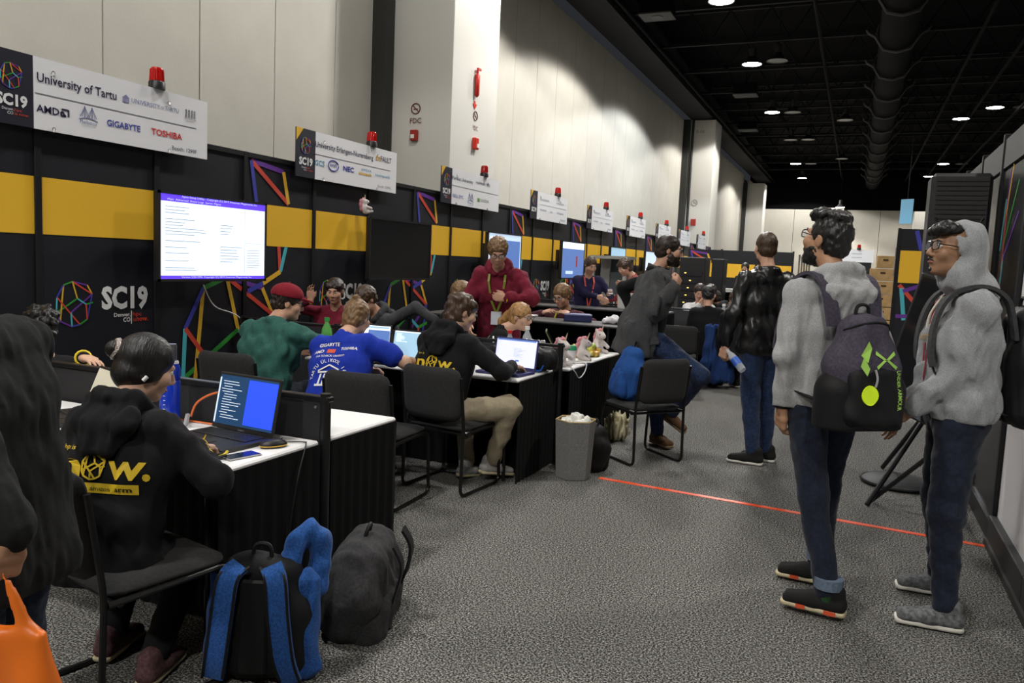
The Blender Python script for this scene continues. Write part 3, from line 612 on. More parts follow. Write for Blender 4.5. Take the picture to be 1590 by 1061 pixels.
for i in range(-2, 1):
    p = link(bpy.data.objects.new('wall_panel', p2), wc); p.location = (-2.2+1.0*i, 0, 0); link(bpy.data.objects.new('yellow_band', y2), p)
    if i == -2: link(bpy.data.objects.new('polygon_graphic', tri), p)
    o = link(bpy.data.objects.new('wall_post', po2), wc); o.location = (-1.7+1.0*i, 0, 0)
we = thing('wall_end', 'tall black end panel with a yellow band between the speakers on the right', None, (.72, 11.6, 0)); we['kind'] = 'structure'
p = MB().box((0, .025, 1.105), (.46, .05, 2.21)).build('wall_panel', PANEL, we); MB().box((0, -.002, 1.72), (.44, .004, .42)).build('yellow_band', YEL, p)
bars([((-.05, 2.19), (.02, 1.94), 'blue'), ((.05, 2.19), (.2, 2.05), 'red'), ((-.2, 1.48), (.14, 1.1), 'red'), ((-.17, 1.44), (-.11, 1.02), 'cyan'), ((-.15, 1.40), (.1, 1.5), 'purple'), ((-.21, 1.07), (.18, 1.08), 'purple')], lambda p: (p[0], -.002, p[1]), Vector((0, -1, 0)), .05).build('polygon_graphic', LM, p)
MB().box((-.25, .02, 1.11), (.04, .06, 2.22)).build('wall_post', POST, we)
# ---------------------------------------------------------------- soft-body modelling: distance fields meshed with surface nets
def A3(p): return np.array([p[0], p[1], p[2]], float)
class Field:
    def __init__(s, h=.01, k=.03): s.h = h; s.k = k; s.pr = []
    def cap(s, a, b, ra, rb=None, k=None, sub=False): return s.loft(a, b, 0, 0, ra, ra if rb is None else rb, (1, 0, 0), k, sub)
    def chain(s, P, R, k=None):
        for i in range(len(P)-1): s.cap(P[i], P[i+1], R[i], R[i+1], k)
        return s
    def loft(s, a, b, wa, wb, ra, rb, lat=(1, 0, 0), k=None, sub=False):
        s.pr.append(('l', A3(a), A3(b), wa, wb, ra, rb, A3(lat)/np.linalg.norm(lat), s.k if k is None else k, sub)); return s
    def ell(s, c, r, R=None, k=None, sub=False):
        s.pr.append(('e', A3(c), A3(r), np.eye(3) if R is None else np.array(R), s.k if k is None else k, sub)); return s
    def cut(s, n, c): s.pr.append(('c', A3(n)/np.linalg.norm(n), c)); return s
    def disp(s, fn): s.pr.append(('d', fn)); return s
    def bounds(s):
        lo, hi = np.full(3, 1e9), np.full(3, -1e9)
        for p in s.pr:
            if p[0] == 'l' and not p[9]:
                for q, w, r in ((p[1], p[3], p[5]), (p[2], p[4], p[6])):
                    e = np.abs(p[7])*w+r; lo = np.minimum(lo, q-e); hi = np.maximum(hi, q+e)
            elif p[0] == 'e' and not p[5]:
                e = np.abs(p[3]) @ p[2]; lo = np.minimum(lo, p[1]-e); hi = np.maximum(hi, p[1]+e)
        return lo-.03, hi+.03
    def mesh(s):
        h = s.h; lo, hi = s.bounds(); n = np.maximum(4, np.ceil((hi-lo)/h).astype(int)+1)
        ax = [lo[i]+h*np.arange(n[i]) for i in range(3)]; D = np.full(n, .25)
        for p in s.pr:
            if p[0] in 'le':
                if p[0] == 'l':
                    e0 = np.abs(p[7])*p[3]+p[5]; e1 = np.abs(p[7])*p[4]+p[6]; b0 = np.minimum(p[1]-e0, p[2]-e1); b1 = np.maximum(p[1]+e0, p[2]+e1); k, sub = p[8], p[9]
                else:
                    e = np.abs(p[3]) @ p[2]; b0, b1 = p[1]-e, p[1]+e; k, sub = p[4], p[5]
                pad = k+3*h; i0 = np.clip(((b0-pad-lo)/h).astype(int), 0, n-1); i1 = np.clip(((b1+pad-lo)/h).astype(int)+2, 1, n)
                if np.any(i1 <= i0): continue
                sl = tuple(slice(i0[i], i1[i]) for i in range(3))
                X, Y, Z = np.meshgrid(*[ax[i][sl[i]] for i in range(3)], indexing='ij')
                if p[0] == 'l':
                    a, b, wa, wb, ra, rb, lat = p[1:8]; d = b-a; L2 = max(d @ d, 1e-12)
                    px, py, pz = X-a[0], Y-a[1], Z-a[2]; t = np.clip((px*d[0]+py*d[1]+pz*d[2])/L2, 0, 1)
                    px, py, pz = px-t*d[0], py-t*d[1], pz-t*d[2]; w_ = wa+(wb-wa)*t; r_ = ra+(rb-ra)*t
                    if wa or wb:
                        x = px*lat[0]+py*lat[1]+pz*lat[2]; q2 = px*px+py*py+pz*pz-x*x; ex = np.maximum(np.abs(x)-w_, 0); v = np.sqrt(np.maximum(q2, 0)+ex*ex)-r_
                    else: v = np.sqrt(px*px+py*py+pz*pz)-r_
                else:
                    c, r, R = p[1:4]; P = np.stack([X-c[0], Y-c[1], Z-c[2]], -1) @ R
                    k0 = np.sqrt(((P/r)**2).sum(-1)); k1 = np.sqrt(((P/(r*r))**2).sum(-1))+1e-9; v = k0*(k0-1)/k1
                O = D[sl]
                if sub:
                    kk = max(k, 1e-6); hh = np.clip(.5-.5*(O+v)/kk, 0, 1); D[sl] = O*(1-hh)+(-v)*hh+kk*hh*(1-hh)
                else:
                    kk = max(k, 1e-6); hh = np.clip(.5+.5*(v-O)/kk, 0, 1); D[sl] = v*(1-hh)+O*hh-kk*hh*(1-hh)
            else:
                X, Y, Z = np.meshgrid(*ax, indexing='ij')
                if p[0] == 'c': D = np.maximum(D, p[1][0]*X+p[1][1]*Y+p[1][2]*Z-p[2])
                else: m_ = np.abs(D) < .06; D[m_] += p[1](X[m_], Y[m_], Z[m_])
        D[0], D[-1], D[:, 0], D[:, -1], D[:, :, 0], D[:, :, -1] = .05, .05, .05, .05, .05, .05
        return nets(D, lo, h)
def nets(D, lo, h):
    S = D < 0; n = np.array(D.shape); c = n-1
    cs = [(i, j, k) for i in (0, 1) for j in (0, 1) for k in (0, 1)]
    cnt = sum(S[i:i+c[0], j:j+c[1], k:k+c[2]].astype(np.int8) for i, j, k in cs)
    act = (cnt > 0) & (cnt < 8); I = np.argwhere(act)
    if len(I) == 0: return np.zeros((0, 3)), []
    idx = np.full(c, -1, np.int64); idx[act] = np.arange(len(I))
    acc = np.zeros((len(I), 3)); num = np.zeros(len(I))
    for a in cs:
        for ax in range(3):
            if a[ax]: continue
            b = list(a); b[ax] = 1
            va = D[I[:, 0]+a[0], I[:, 1]+a[1], I[:, 2]+a[2]]; vb = D[I[:, 0]+b[0], I[:, 1]+b[1], I[:, 2]+b[2]]
            m = (va < 0) != (vb < 0); t = va[m]/(va[m]-vb[m]); q = np.tile(np.array(a, float), (m.sum(), 1)); q[:, ax] += t
            acc[m] += q; num[m] += 1
    V = lo+h*(I+acc/num[:, None]); F = []
    for ax in range(3):
        u, v = (ax+1) % 3, (ax+2) % 3
        s0 = [slice(0, n[i]-1) for i in range(3)]; s1 = list(s0); s1[ax] = slice(1, n[ax])
        A, B = S[tuple(s0)], S[tuple(s1)]; m = A != B; m[(slice(None),)*u+(0,)] = False; m[(slice(None),)*v+(0,)] = False
        E = np.argwhere(m); 
        if len(E) == 0: continue
        du, dv = np.zeros(3, int), np.zeros(3, int); du[u] = 1; dv[v] = 1
        g = lambda X: idx[X[:, 0], X[:, 1], X[:, 2]]
        Q = np.stack([g(E), g(E-du), g(E-du-dv), g(E-dv)], 1); fl = ~A[tuple(E.T)]
        Q[fl] = Q[fl][:, ::-1]; F.append(Q[(Q >= 0).all(1)])
    return V, np.concatenate(F) if F else []
def net_obj(name, parts, m, parent=None, smooth=True, mats=None, mfn=None):
    """parts: list of (V, F); one mesh object"""
    VV, FF, o = [], [], 0
    for V, F in parts:
        if len(V) == 0: continue
        VV.append(V); FF.append(np.asarray(F)+o); o += len(V)
    V = np.concatenate(VV); F = np.concatenate(FF); me = bpy.data.meshes.new(name)
    me.vertices.add(len(V)); me.vertices.foreach_set('co', V.astype(np.float32).ravel()); me.loops.add(len(F)*4); me.loops.foreach_set('vertex_index', F.astype(np.int32).ravel())
    me.polygons.add(len(F)); me.polygons.foreach_set('loop_start', np.arange(0, len(F)*4, 4, dtype=np.int32))
    for x in (mats or [m]): me.materials.append(x)
    if mfn is not None: me.polygons.foreach_set('material_index', mfn(V[F].mean(1)).astype(np.int32))
    me.polygons.foreach_set('use_smooth', [smooth]*len(F)); me.update(calc_edges=True); me.validate()
    return link(bpy.data.objects.new(name, me), parent)
def folds(amp, wl=.09, seed=1, n=7, stretch=(1, 1, .6)):
    r = np.random.RandomState(seed); K = r.normal(size=(n, 3)); K /= np.linalg.norm(K, axis=1)[:, None]; K = K*np.array(stretch)*2*PI/(wl*r.uniform(.6, 1.7, n))[:, None]; ph = r.uniform(0, 6.3, n)
    def f(X, Y, Z):
        s = 0
        for k, p in zip(K, ph): s = s+np.sin(k[0]*X+k[1]*Y+k[2]*Z+p+1.5*np.sin(.7*(k[1]*X+k[2]*Y)))
        return -amp*np.clip(s/math.sqrt(n), -1.6, 1.6)
    return f
# ---------------------------------------------------------------- people
def ik(a, t, l1, l2, pole):
    a, t, pole = A3(a), A3(t), A3(pole); d = t-a; L = np.linalg.norm(d); M_ = (l1+l2)*.998
    if L > M_: t = a+d/L*M_; d = t-a; L = M_
    u = d/L; x = (l1*l1-l2*l2+L*L)/(2*L); hh = math.sqrt(max(l1*l1-x*x, 0)); p = pole-u*(pole @ u); p = p/(np.linalg.norm(p)+1e-9)
    return a+u*x+p*hh, t
def rotm(yaw, pitch=0, roll=0):
    """head frame: yaw left positive, pitch down positive, roll; columns = right, forward, up"""
    return np.array((Matrix.Rotation(math.radians(yaw), 3, 'Z') @ Matrix.Rotation(math.radians(-pitch), 3, 'X') @ Matrix.Rotation(math.radians(roll), 3, 'Y')))
SK = {}
def skin(n, c): SK[n] = mat('skin_'+n, c, .5, bump=.08, bscale=120, var=.06, vscale=25, spec=.35); return SK[n]
skin('fair', (.55, .31, .21)); skin('tan', (.40, .22, .13)); skin('brown', (.30, .165, .095)); skin('light', (.60, .37, .26)); skin('dark', (.10, .055, .035))
EYEW = mat('eye_white', (.7, .68, .65), .25); EYED = mat('eye_dark', (.02, .012, .008), .2); LIP = mat('lip', (.36, .13, .11), .5)
FRAME = mat('glasses_frame', (.008, .008, .009), .3); LENS = mat('glasses_lens', (.5, .55, .6), .05, alpha=.18)
HAIRM = {n: mat('hair_'+n, c, .42, bump=.45, bscale=150, var=.35, vscale=90, spec=.45, stretch=(1, .35, .14)) for n, c in dict(black=(.008, .007, .007), brown=(.055, .030, .016), dkbrown=(.022, .013, .009), blond=(.36, .20, .075), dkblond=(.17, .095, .04), ginger=(.22, .10, .035)).items()}
def hfold(seed, amp=.004, wl=.02): return folds(amp, wl, seed, 8, (1.2, .5, .5))
def head_parts(c, R, h, sc=1.0, ears=True, neck=None, female=False, slim=1.0):
    c = A3(c); T = lambda p: c+R @ (A3(p)*sc)
    f = Field(h, .02); E = lambda p, r, k=None, sub=False: f.ell(T(p), A3(r)*sc, R, k, sub)
    j = .92 if female else 1.0
    E((0, -.018, .032), (.074, .096, .088)); E((0, .022, -.04), (.063*j*slim, .073, .082)); E((0, .064, -.098), (.028*j, .027, .023)); E((0, .01, -.072), (.060*j*slim, .052, .042))
    f.cap(T((-.034, .082, .030)), T((.034, .082, .030)), .012*sc)
    for s_ in (-1, 1):
        E((s_*.042, .062, -.022), (.030, .030, .032)); E((s_*.031, .108, .012), (.019, .018, .013), .012, True)
        if ears: E((s_*.0765, -.012, -.004), (.009, .020, .031), .006)
        E((s_*.0125, .098, -.034), (.009, .012, .008), .008)
    f.cap(T((0, .092, .014)), T((0, .113, -.026)), .0085*sc, .0115*sc, .010)
    f.cap(T((-.020, .086, -.060)), T((.020, .086, -.060)), .0075*sc, None, .010); f.cap(T((-.016, .085, -.070)), T((.016, .085, -.070)), .0075*sc, None, .008)
    f.cap(T((-.020, .101, -.065)), T((.020, .101, -.065)), .0035*sc, None, .004, True)
    if neck is not None:
        f.cap(T((0, -.022, -.055)), neck, .050*sc*j, .058*sc*j, .03); f.cap(neck, A3(neck)+np.array([0, 0, -.08]), .058*sc*j, .065*sc, .02)
    return f.mesh()
def hand_field(w, d, nrm, side, curl=.3, sc=1.0, spread=.12, h=.006, thumb=.5, arm=None):
    """w wrist, d pointing direction, nrm palm normal (towards palm), side +1 right hand"""
    w, d, nrm = A3(w), A3(d)/np.linalg.norm(d), A3(nrm); nrm = nrm-d*(nrm @ d); nrm /= np.linalg.norm(nrm)+1e-9
    x = np.cross(d, nrm)*side  # towards the thumb
    f = Field(h, .010); sc_ = sc
    if arm is not None: f.cap(arm, w, .034*sc, .027*sc, .015)
    f.loft(w, w+d*.045*sc, .010*sc, .024*sc, .020*sc, .016*sc, x, .015); f.loft(w+d*.045*sc, w+d*.088*sc, .024*sc, .030*sc, .016*sc, .013*sc, x, .012)
    L = [(.026, .042, .026, .020), (.009, .046, .030, .022), (-.009, .043, .028, .021), (-.026, .034, .022, .018)]
    for i, (o, a, b, c) in enumerate(L):
        p = w+d*(.092-.004*abs(i-1.2))*sc+x*o*sc; dd = d+x*spread*(1.2-i)*.6; ang = 0; r = .0085*sc
        for q, ln in enumerate((a, b, c)):
            ang += curl*(.75+.25*q)*1.25; v = dd*math.cos(ang)+nrm*math.sin(ang); v /= np.linalg.norm(v); e = p+v*ln*sc
            f.cap(p, e, r, r*.9, .004); p = e; r *= .9
    b = w+d*.022*sc+x*.024*sc+nrm*.006*sc; v1 = d*.62+x*.75*(1-.5*thumb)+nrm*.35*thumb; v1 /= np.linalg.norm(v1); v2 = d*.85+x*.25*(1-thumb)+nrm*.4*thumb; v2 /= np.linalg.norm(v2)
    f.cap(w+d*.01*sc+x*.012*sc, b+v1*.034*sc, .015*sc, .011*sc, .010); f.cap(b+v1*.034*sc, b+v1*.034*sc+v2*.030*sc, .011*sc, .0095*sc, .005); f.cap(b+v1*.034*sc+v2*.03*sc, b+v1*.034*sc+v2*.052*sc, .0095*sc, .008*sc, .004)
    return f
def glasses(parent, c, R, sc=1.0, m=None, name='glasses', lens=True, big=1.0):
    c = A3(c); T = lambda p: Vector(c+R @ (A3(p)*sc)); g = MB()
    for s_ in (-1, 1):
        pts = []
        for t in np.linspace(0, 2*PI, 16, endpoint=False):
            a, b = math.cos(t), math.sin(t); a = math.copysign(abs(a)**.6, a); b = math.copysign(abs(b)**.7, b)
            pts.append(T((s_*.034+.026*big*a, .106-.006*abs(a*s_+1)*.3, .010+.018*big*b)))
        g.tube(pts, .0026*sc, 5, closed=True); g.tube([T((s_*.061, .102, .016)), T((s_*.078, .06, .016)), T((s_*.082, -.01, .012))], .0024*sc, 5)
    g.tube([T((-.009, .108, .014)), T((0, .110, .016)), T((.009, .108, .014))], .0022*sc, 5)
    o = g.build(name, m or FRAME, parent, True)
    if lens:
        for s_ in (-1, 1):
            l = MB(); P = [T((s_*.034+.025*big*math.cos(t), .106, .010+.0165*big*math.sin(t))) for t in np.linspace(0, 2*PI, 14, endpoint=False)]; l.add(P, [tuple(range(14))]); l.build('lens', LENS, o)
    return o
def shoe(parent, ank, d, m, sole, sc=1.0, h=.008, tilt=0.0, name='shoe'):
    """ankle point, toe direction"""
    d = A3(d); d[2] = 0; d /= np.linalg.norm(d); Z = np.array([0, 0, 1.0]); lat = np.cross(d, Z)
    if tilt: d = d*math.cos(tilt)-Z*math.sin(tilt); Z = np.cross(lat, d)
    a = A3(ank)-Z*.085*sc; P = lambda u, z: a+d*u*sc+Z*z*sc
    f = Field(h, .02); f.loft(P(-.05, .045), P(.06, .05), .012*sc, .016*sc, .032*sc, .034*sc, lat); f.loft(P(.06, .05), P(.165, .038), .016*sc, .024*sc, .034*sc, .024*sc, lat); f.cap(P(-.045, .06), P(-.035, .105), .034*sc, .040*sc); f.cap(P(0, .07), P(.0, .10), .036*sc, .043*sc)
    f.cut(-Z, -(a @ Z)-.018*sc)
    o = net_obj(name, [f.mesh()], m, parent)
    g = Field(h, .006); g.loft(P(-.06, .018), P(.06, .016), .018*sc, .018*sc, .024*sc, .025*sc, lat); g.loft(P(.06, .016), P(.178, .018), .018*sc, .026*sc, .025*sc, .020*sc, lat)
    g.cut(Z, (a @ Z)+.026*sc); g.cut(-Z, -(a @ Z)-.002*sc); net_obj('sole', [g.mesh()], sole, o)
    lc = MB()
    for i in range(4):
        u = .05+.022*i; lc.tube([Vector(P(u, .086-.008*i)-lat*.022*sc), Vector(P(u+.004, .092-.009*i)), Vector(P(u, .086-.008*i)+lat*.022*sc)], .0035*sc, 4)
    lc.build('laces', m, o)
    return o
def weld(parts):
    """one connected surface: each fine piece (head, hands, forearms) is tied to the core by a face where it sits inside it"""
    V0, F0 = parts[0]; V = [V0]; F = [np.asarray(F0)]; o = len(V0); ctr = V0[F[0]].mean(1)
    for Vi, Fi in parts[1:]:
        if len(Vi) == 0: continue
        Fi = np.asarray(Fi); ci = Vi[Fi].mean(1); sub_ = ctr[::3]; best = (9, 0, 0)
        for j in range(0, len(ci), 7):
            d = ((sub_-ci[j])**2).sum(1); m = int(d.argmin())
            if d[m] < best[0]: best = (d[m], j, m*3)
        a, b = Fi[best[1]]+o, F[0][best[2]]
        V.append(Vi); F.append(Fi+o); F.append(np.array([[a[0], a[1], b[1], b[0]]])); o += len(Vi)
    return [(np.concatenate(V), np.concatenate(F))]
class Person:
    def __init__(s, pos, head, height=1.76, label='', depth=5.0, sit=False, lean=0.0, side=0.0, build=1.0, female=False, twist=0.0, seat=.50, hips=None, legs=True):
        s.t = thing('person', label, 'person', (pos[0], pos[1], pos[2] if len(pos) > 2 else 0), math.radians(head-90))
        s.k = height/1.76; s.b = build; s.fem = female; k = s.k; s.sit = sit
        s.h = min(max(depth*.0022, .0085), .020); s.hh = min(max(depth*.0012, .0045), .010)
        ln, sd = math.radians(lean), math.radians(side)
        s.up = np.array([math.sin(sd)*math.cos(ln), math.sin(ln), math.cos(ln)*math.cos(sd)]); s.up /= np.linalg.norm(s.up)
        tw = math.radians(twist); s.lat = np.array([math.cos(tw), math.sin(tw), 0]); s.lat -= s.up*(s.lat @ s.up); s.lat /= np.linalg.norm(s.lat); s.fw = np.cross(s.up, s.lat)
        s.pel = np.array([0, 0, (seat+.05) if sit else .95*k]) if hips is None else A3(hips)
        S = lambda a, z, y=0: s.pel+s.up*z*k+s.lat*a*k+s.fw*y*k
        s.S = S; s.waist = S(0, .13, .005); s.chest = S(0, .34, .01); s.shz = .485; s.neck = S(0, .555, -.015); s.nb = S(0, .60, .005)
        w_ = .155 if female else .178
        s.sh = {1: S(w_*build, s.shz), -1: S(-w_*build, s.shz)}
        s.hip = {1: s.pel+s.lat*.09*k, -1: s.pel-s.lat*.09*k}
        s.kn = {}; s.an = {}; s.el = {}; s.wr = {}; s.toe = {1: (0, 1, 0), -1: (0, 1, 0)}
        for q in (1, -1):
            if sit: s.leg(q, (q*.12, .40, .09)) 
            else: s.leg(q, (q*.09*k, -.01, .085*k))
            s.arm(q, s.sh[q]+np.array([q*.06, .05, -.53*k]))
        s.headset(0, 0, 0)
    def leg(s, q, ank, pole=(0, 1, .15), toe=None):
        s.kn[q], s.an[q] = ik(s.hip[q], ank, .435*s.k, .435*s.k, pole)
        if toe is not None: s.toe[q] = toe
    def arm(s, q, wrist, pole=None):
        s.el[q], s.wr[q] = ik(s.sh[q], wrist, .285*s.k, .255*s.k, pole if pole is not None else (q*.5, -.8, -.5))
    def headset(s, yaw, pitch, roll, fwd=.03, up=.125):
        R = rotm(yaw, pitch, roll); s.R = R; s.hc = s.nb+R @ np.array([0, .025, .02])+s.up*up*s.k*.9+s.fw*fwd; s.hs = s.k**.3*.98*(.96 if s.fem else 1)
    # ---- pieces
    def body(s, sk, hands=True, bare=False, hd=None, female=None, ears=True):
        parts = [head_parts(s.hc, s.R, max(s.hh, .0055), s.hs, ears, s.neck, s.fem)]
        for q in (1, -1):
            if hands is True or hands == q:
                o = (hd or {}).get(q, {}); d = o.get('d'); d = (s.wr[q]-s.el[q]) if d is None else A3(d)
                parts.append(hand_field(s.wr[q], d, o.get('n', (-q, 0, -.2)), q, o.get('curl', .35), .98*s.k*(.92 if s.fem else 1), o.get('spread', .12), s.hh, o.get('thumb', .5), arm=s.wr[q]-(s.wr[q]-s.el[q])/np.linalg.norm(s.wr[q]-s.el[q])*.06).mesh())
            if bare: 
                f = Field(s.h, .03); f.chain([s.sh[q]*.3+s.el[q]*.7, s.el[q], s.el[q]*.6+s.wr[q]*.4, s.wr[q]], [.047*s.k, .041*s.k, .041*s.k, .029*s.k]); parts.append(f.mesh())
        k, b = s.k, s.b; S = s.S; c = Field(max(.017, s.h*1.4), .03)
        c.loft(S(0, -.03), S(0, .13), .08*b*k, .07*b*k, .088*b*k, .080*b*k, s.lat); c.loft(S(0, .13), S(0, .34, .01), .07*b*k, .08*b*k, .080*b*k, .090*b*k, s.lat); c.loft(S(0, .34, .01), S(0, .47, -.01), .08*b*k, .095*b*k, .090*b*k, .055*b*k, s.lat); c.cap(S(0, .48, -.012), s.neck, .05*k, .045*k)
        for q in (1, -1):
            c.cap(S(q*.09*b, .48), s.sh[q], .042*k, .042*k); c.chain([s.sh[q], s.el[q], s.wr[q]-(s.wr[q]-s.el[q])*.12], [.042*b*k, .033*b*k, .027*k]); c.chain([s.hip[q], s.kn[q], s.an[q]], [.075*b*k, .05*b*k, .036*k])
        parts.insert(0, c.mesh()); s.bd = net_obj('body', weld(parts), sk, s.t)
        T = lambda p: Vector(s.hc+s.R @ (A3(p)*s.hs)); 
        for q in (1, -1): eo = MB().sphere(T((q*.031, .082, .011)), .0125*s.hs, 10, 8).build('eye', EYEW, s.t, True); MB().sphere(T((q*.031, .0895, .011)), .0062*s.hs, 8, 6).build('iris', EYED, eo, True)
        l = MB(); l.tube([T((-.022, .094, -.066)), T((-.008, .1005, -.0635)), T((.008, .1005, -.0635)), T((.022, .094, -.066))], .0035*s.hs, 5); l.build('lips', LIP, s.t, True)
        return s
    def brows(s, m):
        T = lambda p: Vector(s.hc+s.R @ (A3(p)*s.hs))
        for q in (1, -1): MB().tube([T((q*.016, .100, .030)), T((q*.032, .098, .036)), T((q*.050, .086, .031))], [.0035, .0042, .002], 5).build('eyebrow', m, s.t)
        return s
    def top(s, m, name='hoodie', th=.014, sleeve=1.0, hood=False, hem=.06, fold=.0045, seed=1, collar=0.0, open_=0.0, belly=0.0, loose=1.0):
        f = Field(s.h, .035); k, b = s.k, s.b; S = s.S; lat = s.lat; fm = .90 if s.fem else 1.0
        f.loft(S(0, -hem), S(0, .13), .085*b*k, .075*b*k*fm, (.105+belly)*b*k+th, (.098+belly)*b*k+th, lat)
        f.loft(S(0, .13), S(0, .34, .01), .075*b*k*fm, .092*b*k*fm, (.098+belly)*b*k+th, .108*b*k+th, lat)
        f.loft(S(0, .34, .01), S(0, .475, -.01), .092*b*k*fm, .110*b*k*fm, .108*b*k+th, .066*b*k+th, lat); f.cap(S(0, .49, -.015), S(0, .545, -.015), .075*k, .058*k+th*.6)
        for q in (1, -1):
            e = s.el[q]*sleeve+s.sh[q]*(1-sleeve) if sleeve < .99 else s.el[q]
            f.cap(S(q*.09*b, .485, -.005), s.sh[q], .058*k+th*.6, .051*k*b+th*.7); r0, r1, r2 = (.049*b*k+th)*loose, (.039*b*k+th)*loose, (.030*k+th*.8)*loose
            if sleeve < .99: f.cap(s.sh[q], s.sh[q]+(s.el[q]-s.sh[q])*sleeve, r0, r0*1.02)
            else: f.chain([s.sh[q], s.el[q], s.wr[q]-(s.wr[q]-s.el[q])*.06], [r0, r1, r2])
        if collar: 
            ring = [S(.068*math.cos(t), .565, -.012+.068*math.sin(t)) for t in np.linspace(0, 2*PI, 13)]
            for p, q2 in zip(ring[:-1], ring[1:]): f.cap(p, q2, collar)
        f.disp(folds(fold, .11*k, seed)); f.disp(folds(fold*.5, .05*k, seed+9))
        f.cut(-s.up, -(S(0, -hem-.075) @ s.up))
        nk = S(0, .60, .02); f.cap(S(0, .53, .005), S(0, .72, .03), .050*k, .066*k, .01, True)
        if sleeve < .99:
            for q in (1, -1):
                u = (s.el[q]-s.sh[q])/np.linalg.norm(s.el[q]-s.sh[q]); 
        s.topo = net_obj(name, [f.mesh()], m, s.t)
        if hood:
            g = Field(s.h*.9, .022); H_ = lambda a, z, y: S(a, z, y)
            g.loft(H_(0, .585, -.075), H_(0, .50, -.125), .070*k, .085*k, .034*k, .040*k, lat); g.loft(H_(0, .50, -.125), H_(0, .40, -.140), .085*k, .035*k, .040*k, .024*k, lat)
            ring = [H_(.092*math.cos(t), .575+.035*math.sin(-t)-.02*max(0, math.sin(t)), -.012+.088*math.sin(t)) for t in np.linspace(-PI*1.38, PI*.38, 13)]
            for i_, (p, q2) in enumerate(zip(ring[:-1], ring[1:])): g.cap(p, q2, .028*k)
            g.disp(folds(.006, .06*k, seed+20)); g.cap(S(0, .56, .0), S(0, .76, .02), .046*k, .066*k, .012, True); net_obj('hood', [g.mesh()], m, s.topo)
        return s.topo
    def pants(s, m, name='trousers', th=.010, fold=.0045, seed=3, end=.06, wide=1.0):
        f = Field(s.h, .03); k, b = s.k, s.b
        f.loft(s.pel+s.up*.07*k, s.pel-s.up*.02*k, .080*b*k, .088*b*k, .100*b*k, .105*b*k, s.lat)
        for q in (1, -1):
            u = (s.an[q]-s.kn[q])/np.linalg.norm(s.an[q]-s.kn[q]); e = s.an[q]-u*(end-.03)
            f.cap(s.hip[q], s.kn[q], (.088*b*k+th)*wide, (.060*b*k+th)*wide); f.cap(s.kn[q], e, (.060*b*k+th)*wide, (.043*k+th)*wide)
        f.disp(folds(fold*.8, .13, seed, stretch=(1, 1, 1.1))); f.disp(folds(fold*.35, .05, seed+4, 9, (.8, .8, 1.3)))
        s.po = net_obj(name, [f.mesh()], m, s.t); return s.po
    def shoes(s, m, sole, name='shoe', tilt=0):
        for q in (1, -1): shoe(s.t, s.an[q], s.toe[q], m, sole, s.k, max(s.h*.8, .008), tilt if not isinstance(tilt, dict) else tilt.get(q, 0), name)
    def hair(s, m, style='short', seed=2, vol=1.0, name='hair', extra=None, amp=.004, wl=.022):
        c, R, sc = s.hc, s.R, s.hs; T = lambda p: c+R @ (A3(p)*sc); f = Field(max(s.hh, .0055), .012); E = lambda p, r, k=None, sub=False: f.ell(T(p), A3(r)*sc, R, k, sub)
        t = .013*vol
        E((0, -.020, .036), (.077+t, .099+t, .091+t))
        if style in ('short', 'quiff', 'curly', 'shag'):
            E((0, -.055, -.02), (.066+t, .062+t, .06))
            if style == 'shag': E((0, -.045, -.045), (.074+t, .066+t, .075)); E((-.055, .02, .06), (.035, .06, .045)); E((.05, .03, .065), (.035, .06, .04)); E((0, -.06, .05), (.085, .065, .075))
            if style == 'quiff': E((0, .045, .118), (.060, .058, .028)); E((.0, -.02, .122), (.062, .07, .026)); E((0, .08, .098), (.05, .03, .026))
            if style == 'curly':
                r = np.random.RandomState(seed)
                for i in range(40):
                    a, b = r.uniform(0, 2*PI), r.uniform(.0, 1.2); E((.080*math.cos(a)*math.cos(b), -.03+.10*math.sin(a)*math.cos(b), .04+.095*math.sin(b)), (.026, .026, .024), .008)
        if style in ('long', 'pony', 'bun'): E((0, -.045, -.03), (.070+t, .064+t, .075))
        if extra: extra(f, T, E, sc)
        f.disp(hfold(seed, amp, wl))
        # face and neck openings
        E((0, .115, -.035), (.067, .092, .094), .012, True)
        if style == 'pony': E((0, .085, -.055), (.10, .085, .085), .012, True)
        if style not in ('long',):
            for q in (1, -1): E((q*.086, .006, -.030), (.030, .036, .040), .008, True)
            f.cut(tuple(R @ np.array([0, .30, -.95])), float((R @ np.array([0, .30, -.95])/np.linalg.norm([.30, .95])) @ T((0, -.05, -.085))))
        s.hr = net_obj(name, [f.mesh()], m, s.t); return s.hr
    def beard(s, m, stub=False):
        c, R, sc = s.hc, s.R, s.hs; T = lambda p: c+R @ (A3(p)*sc); f = Field(max(s.hh, .0055), .012); E = lambda p, r, k=None, sub=False: f.ell(T(p), A3(r)*sc, R, k, sub); g = (.004 if stub is True else stub) if stub else .010
        E((0, .024, -.052), (.058+g, .072+g, .074+g)); E((0, .068, -.105), (.026+g, .028+g, .024+g)); E((0, .012, -.078), (.056+g, .052+g, .042+g))
        f.disp(hfold(4, .002, .012)); E((0, .11, .0), (.09, .085, .047), .01, True); E((0, .105, -.063), (.024, .03, .011), .006, True); E((0, -.10, -.03), (.12, .085, .2), .01, True); E((0, .03, .045), (.1, .15, .062), .008, True)
        net_obj('beard', [f.mesh()], m, s.t); return s
    def W(s, p):
        """local point from world"""
        a = s.t.rotation_euler.z; d = np.array([p[0]-s.t.location.x, p[1]-s.t.location.y, p[2]-s.t.location.z]); return np.array([math.cos(a)*d[0]+math.sin(a)*d[1], -math.sin(a)*d[0]+math.cos(a)*d[1], d[2]])
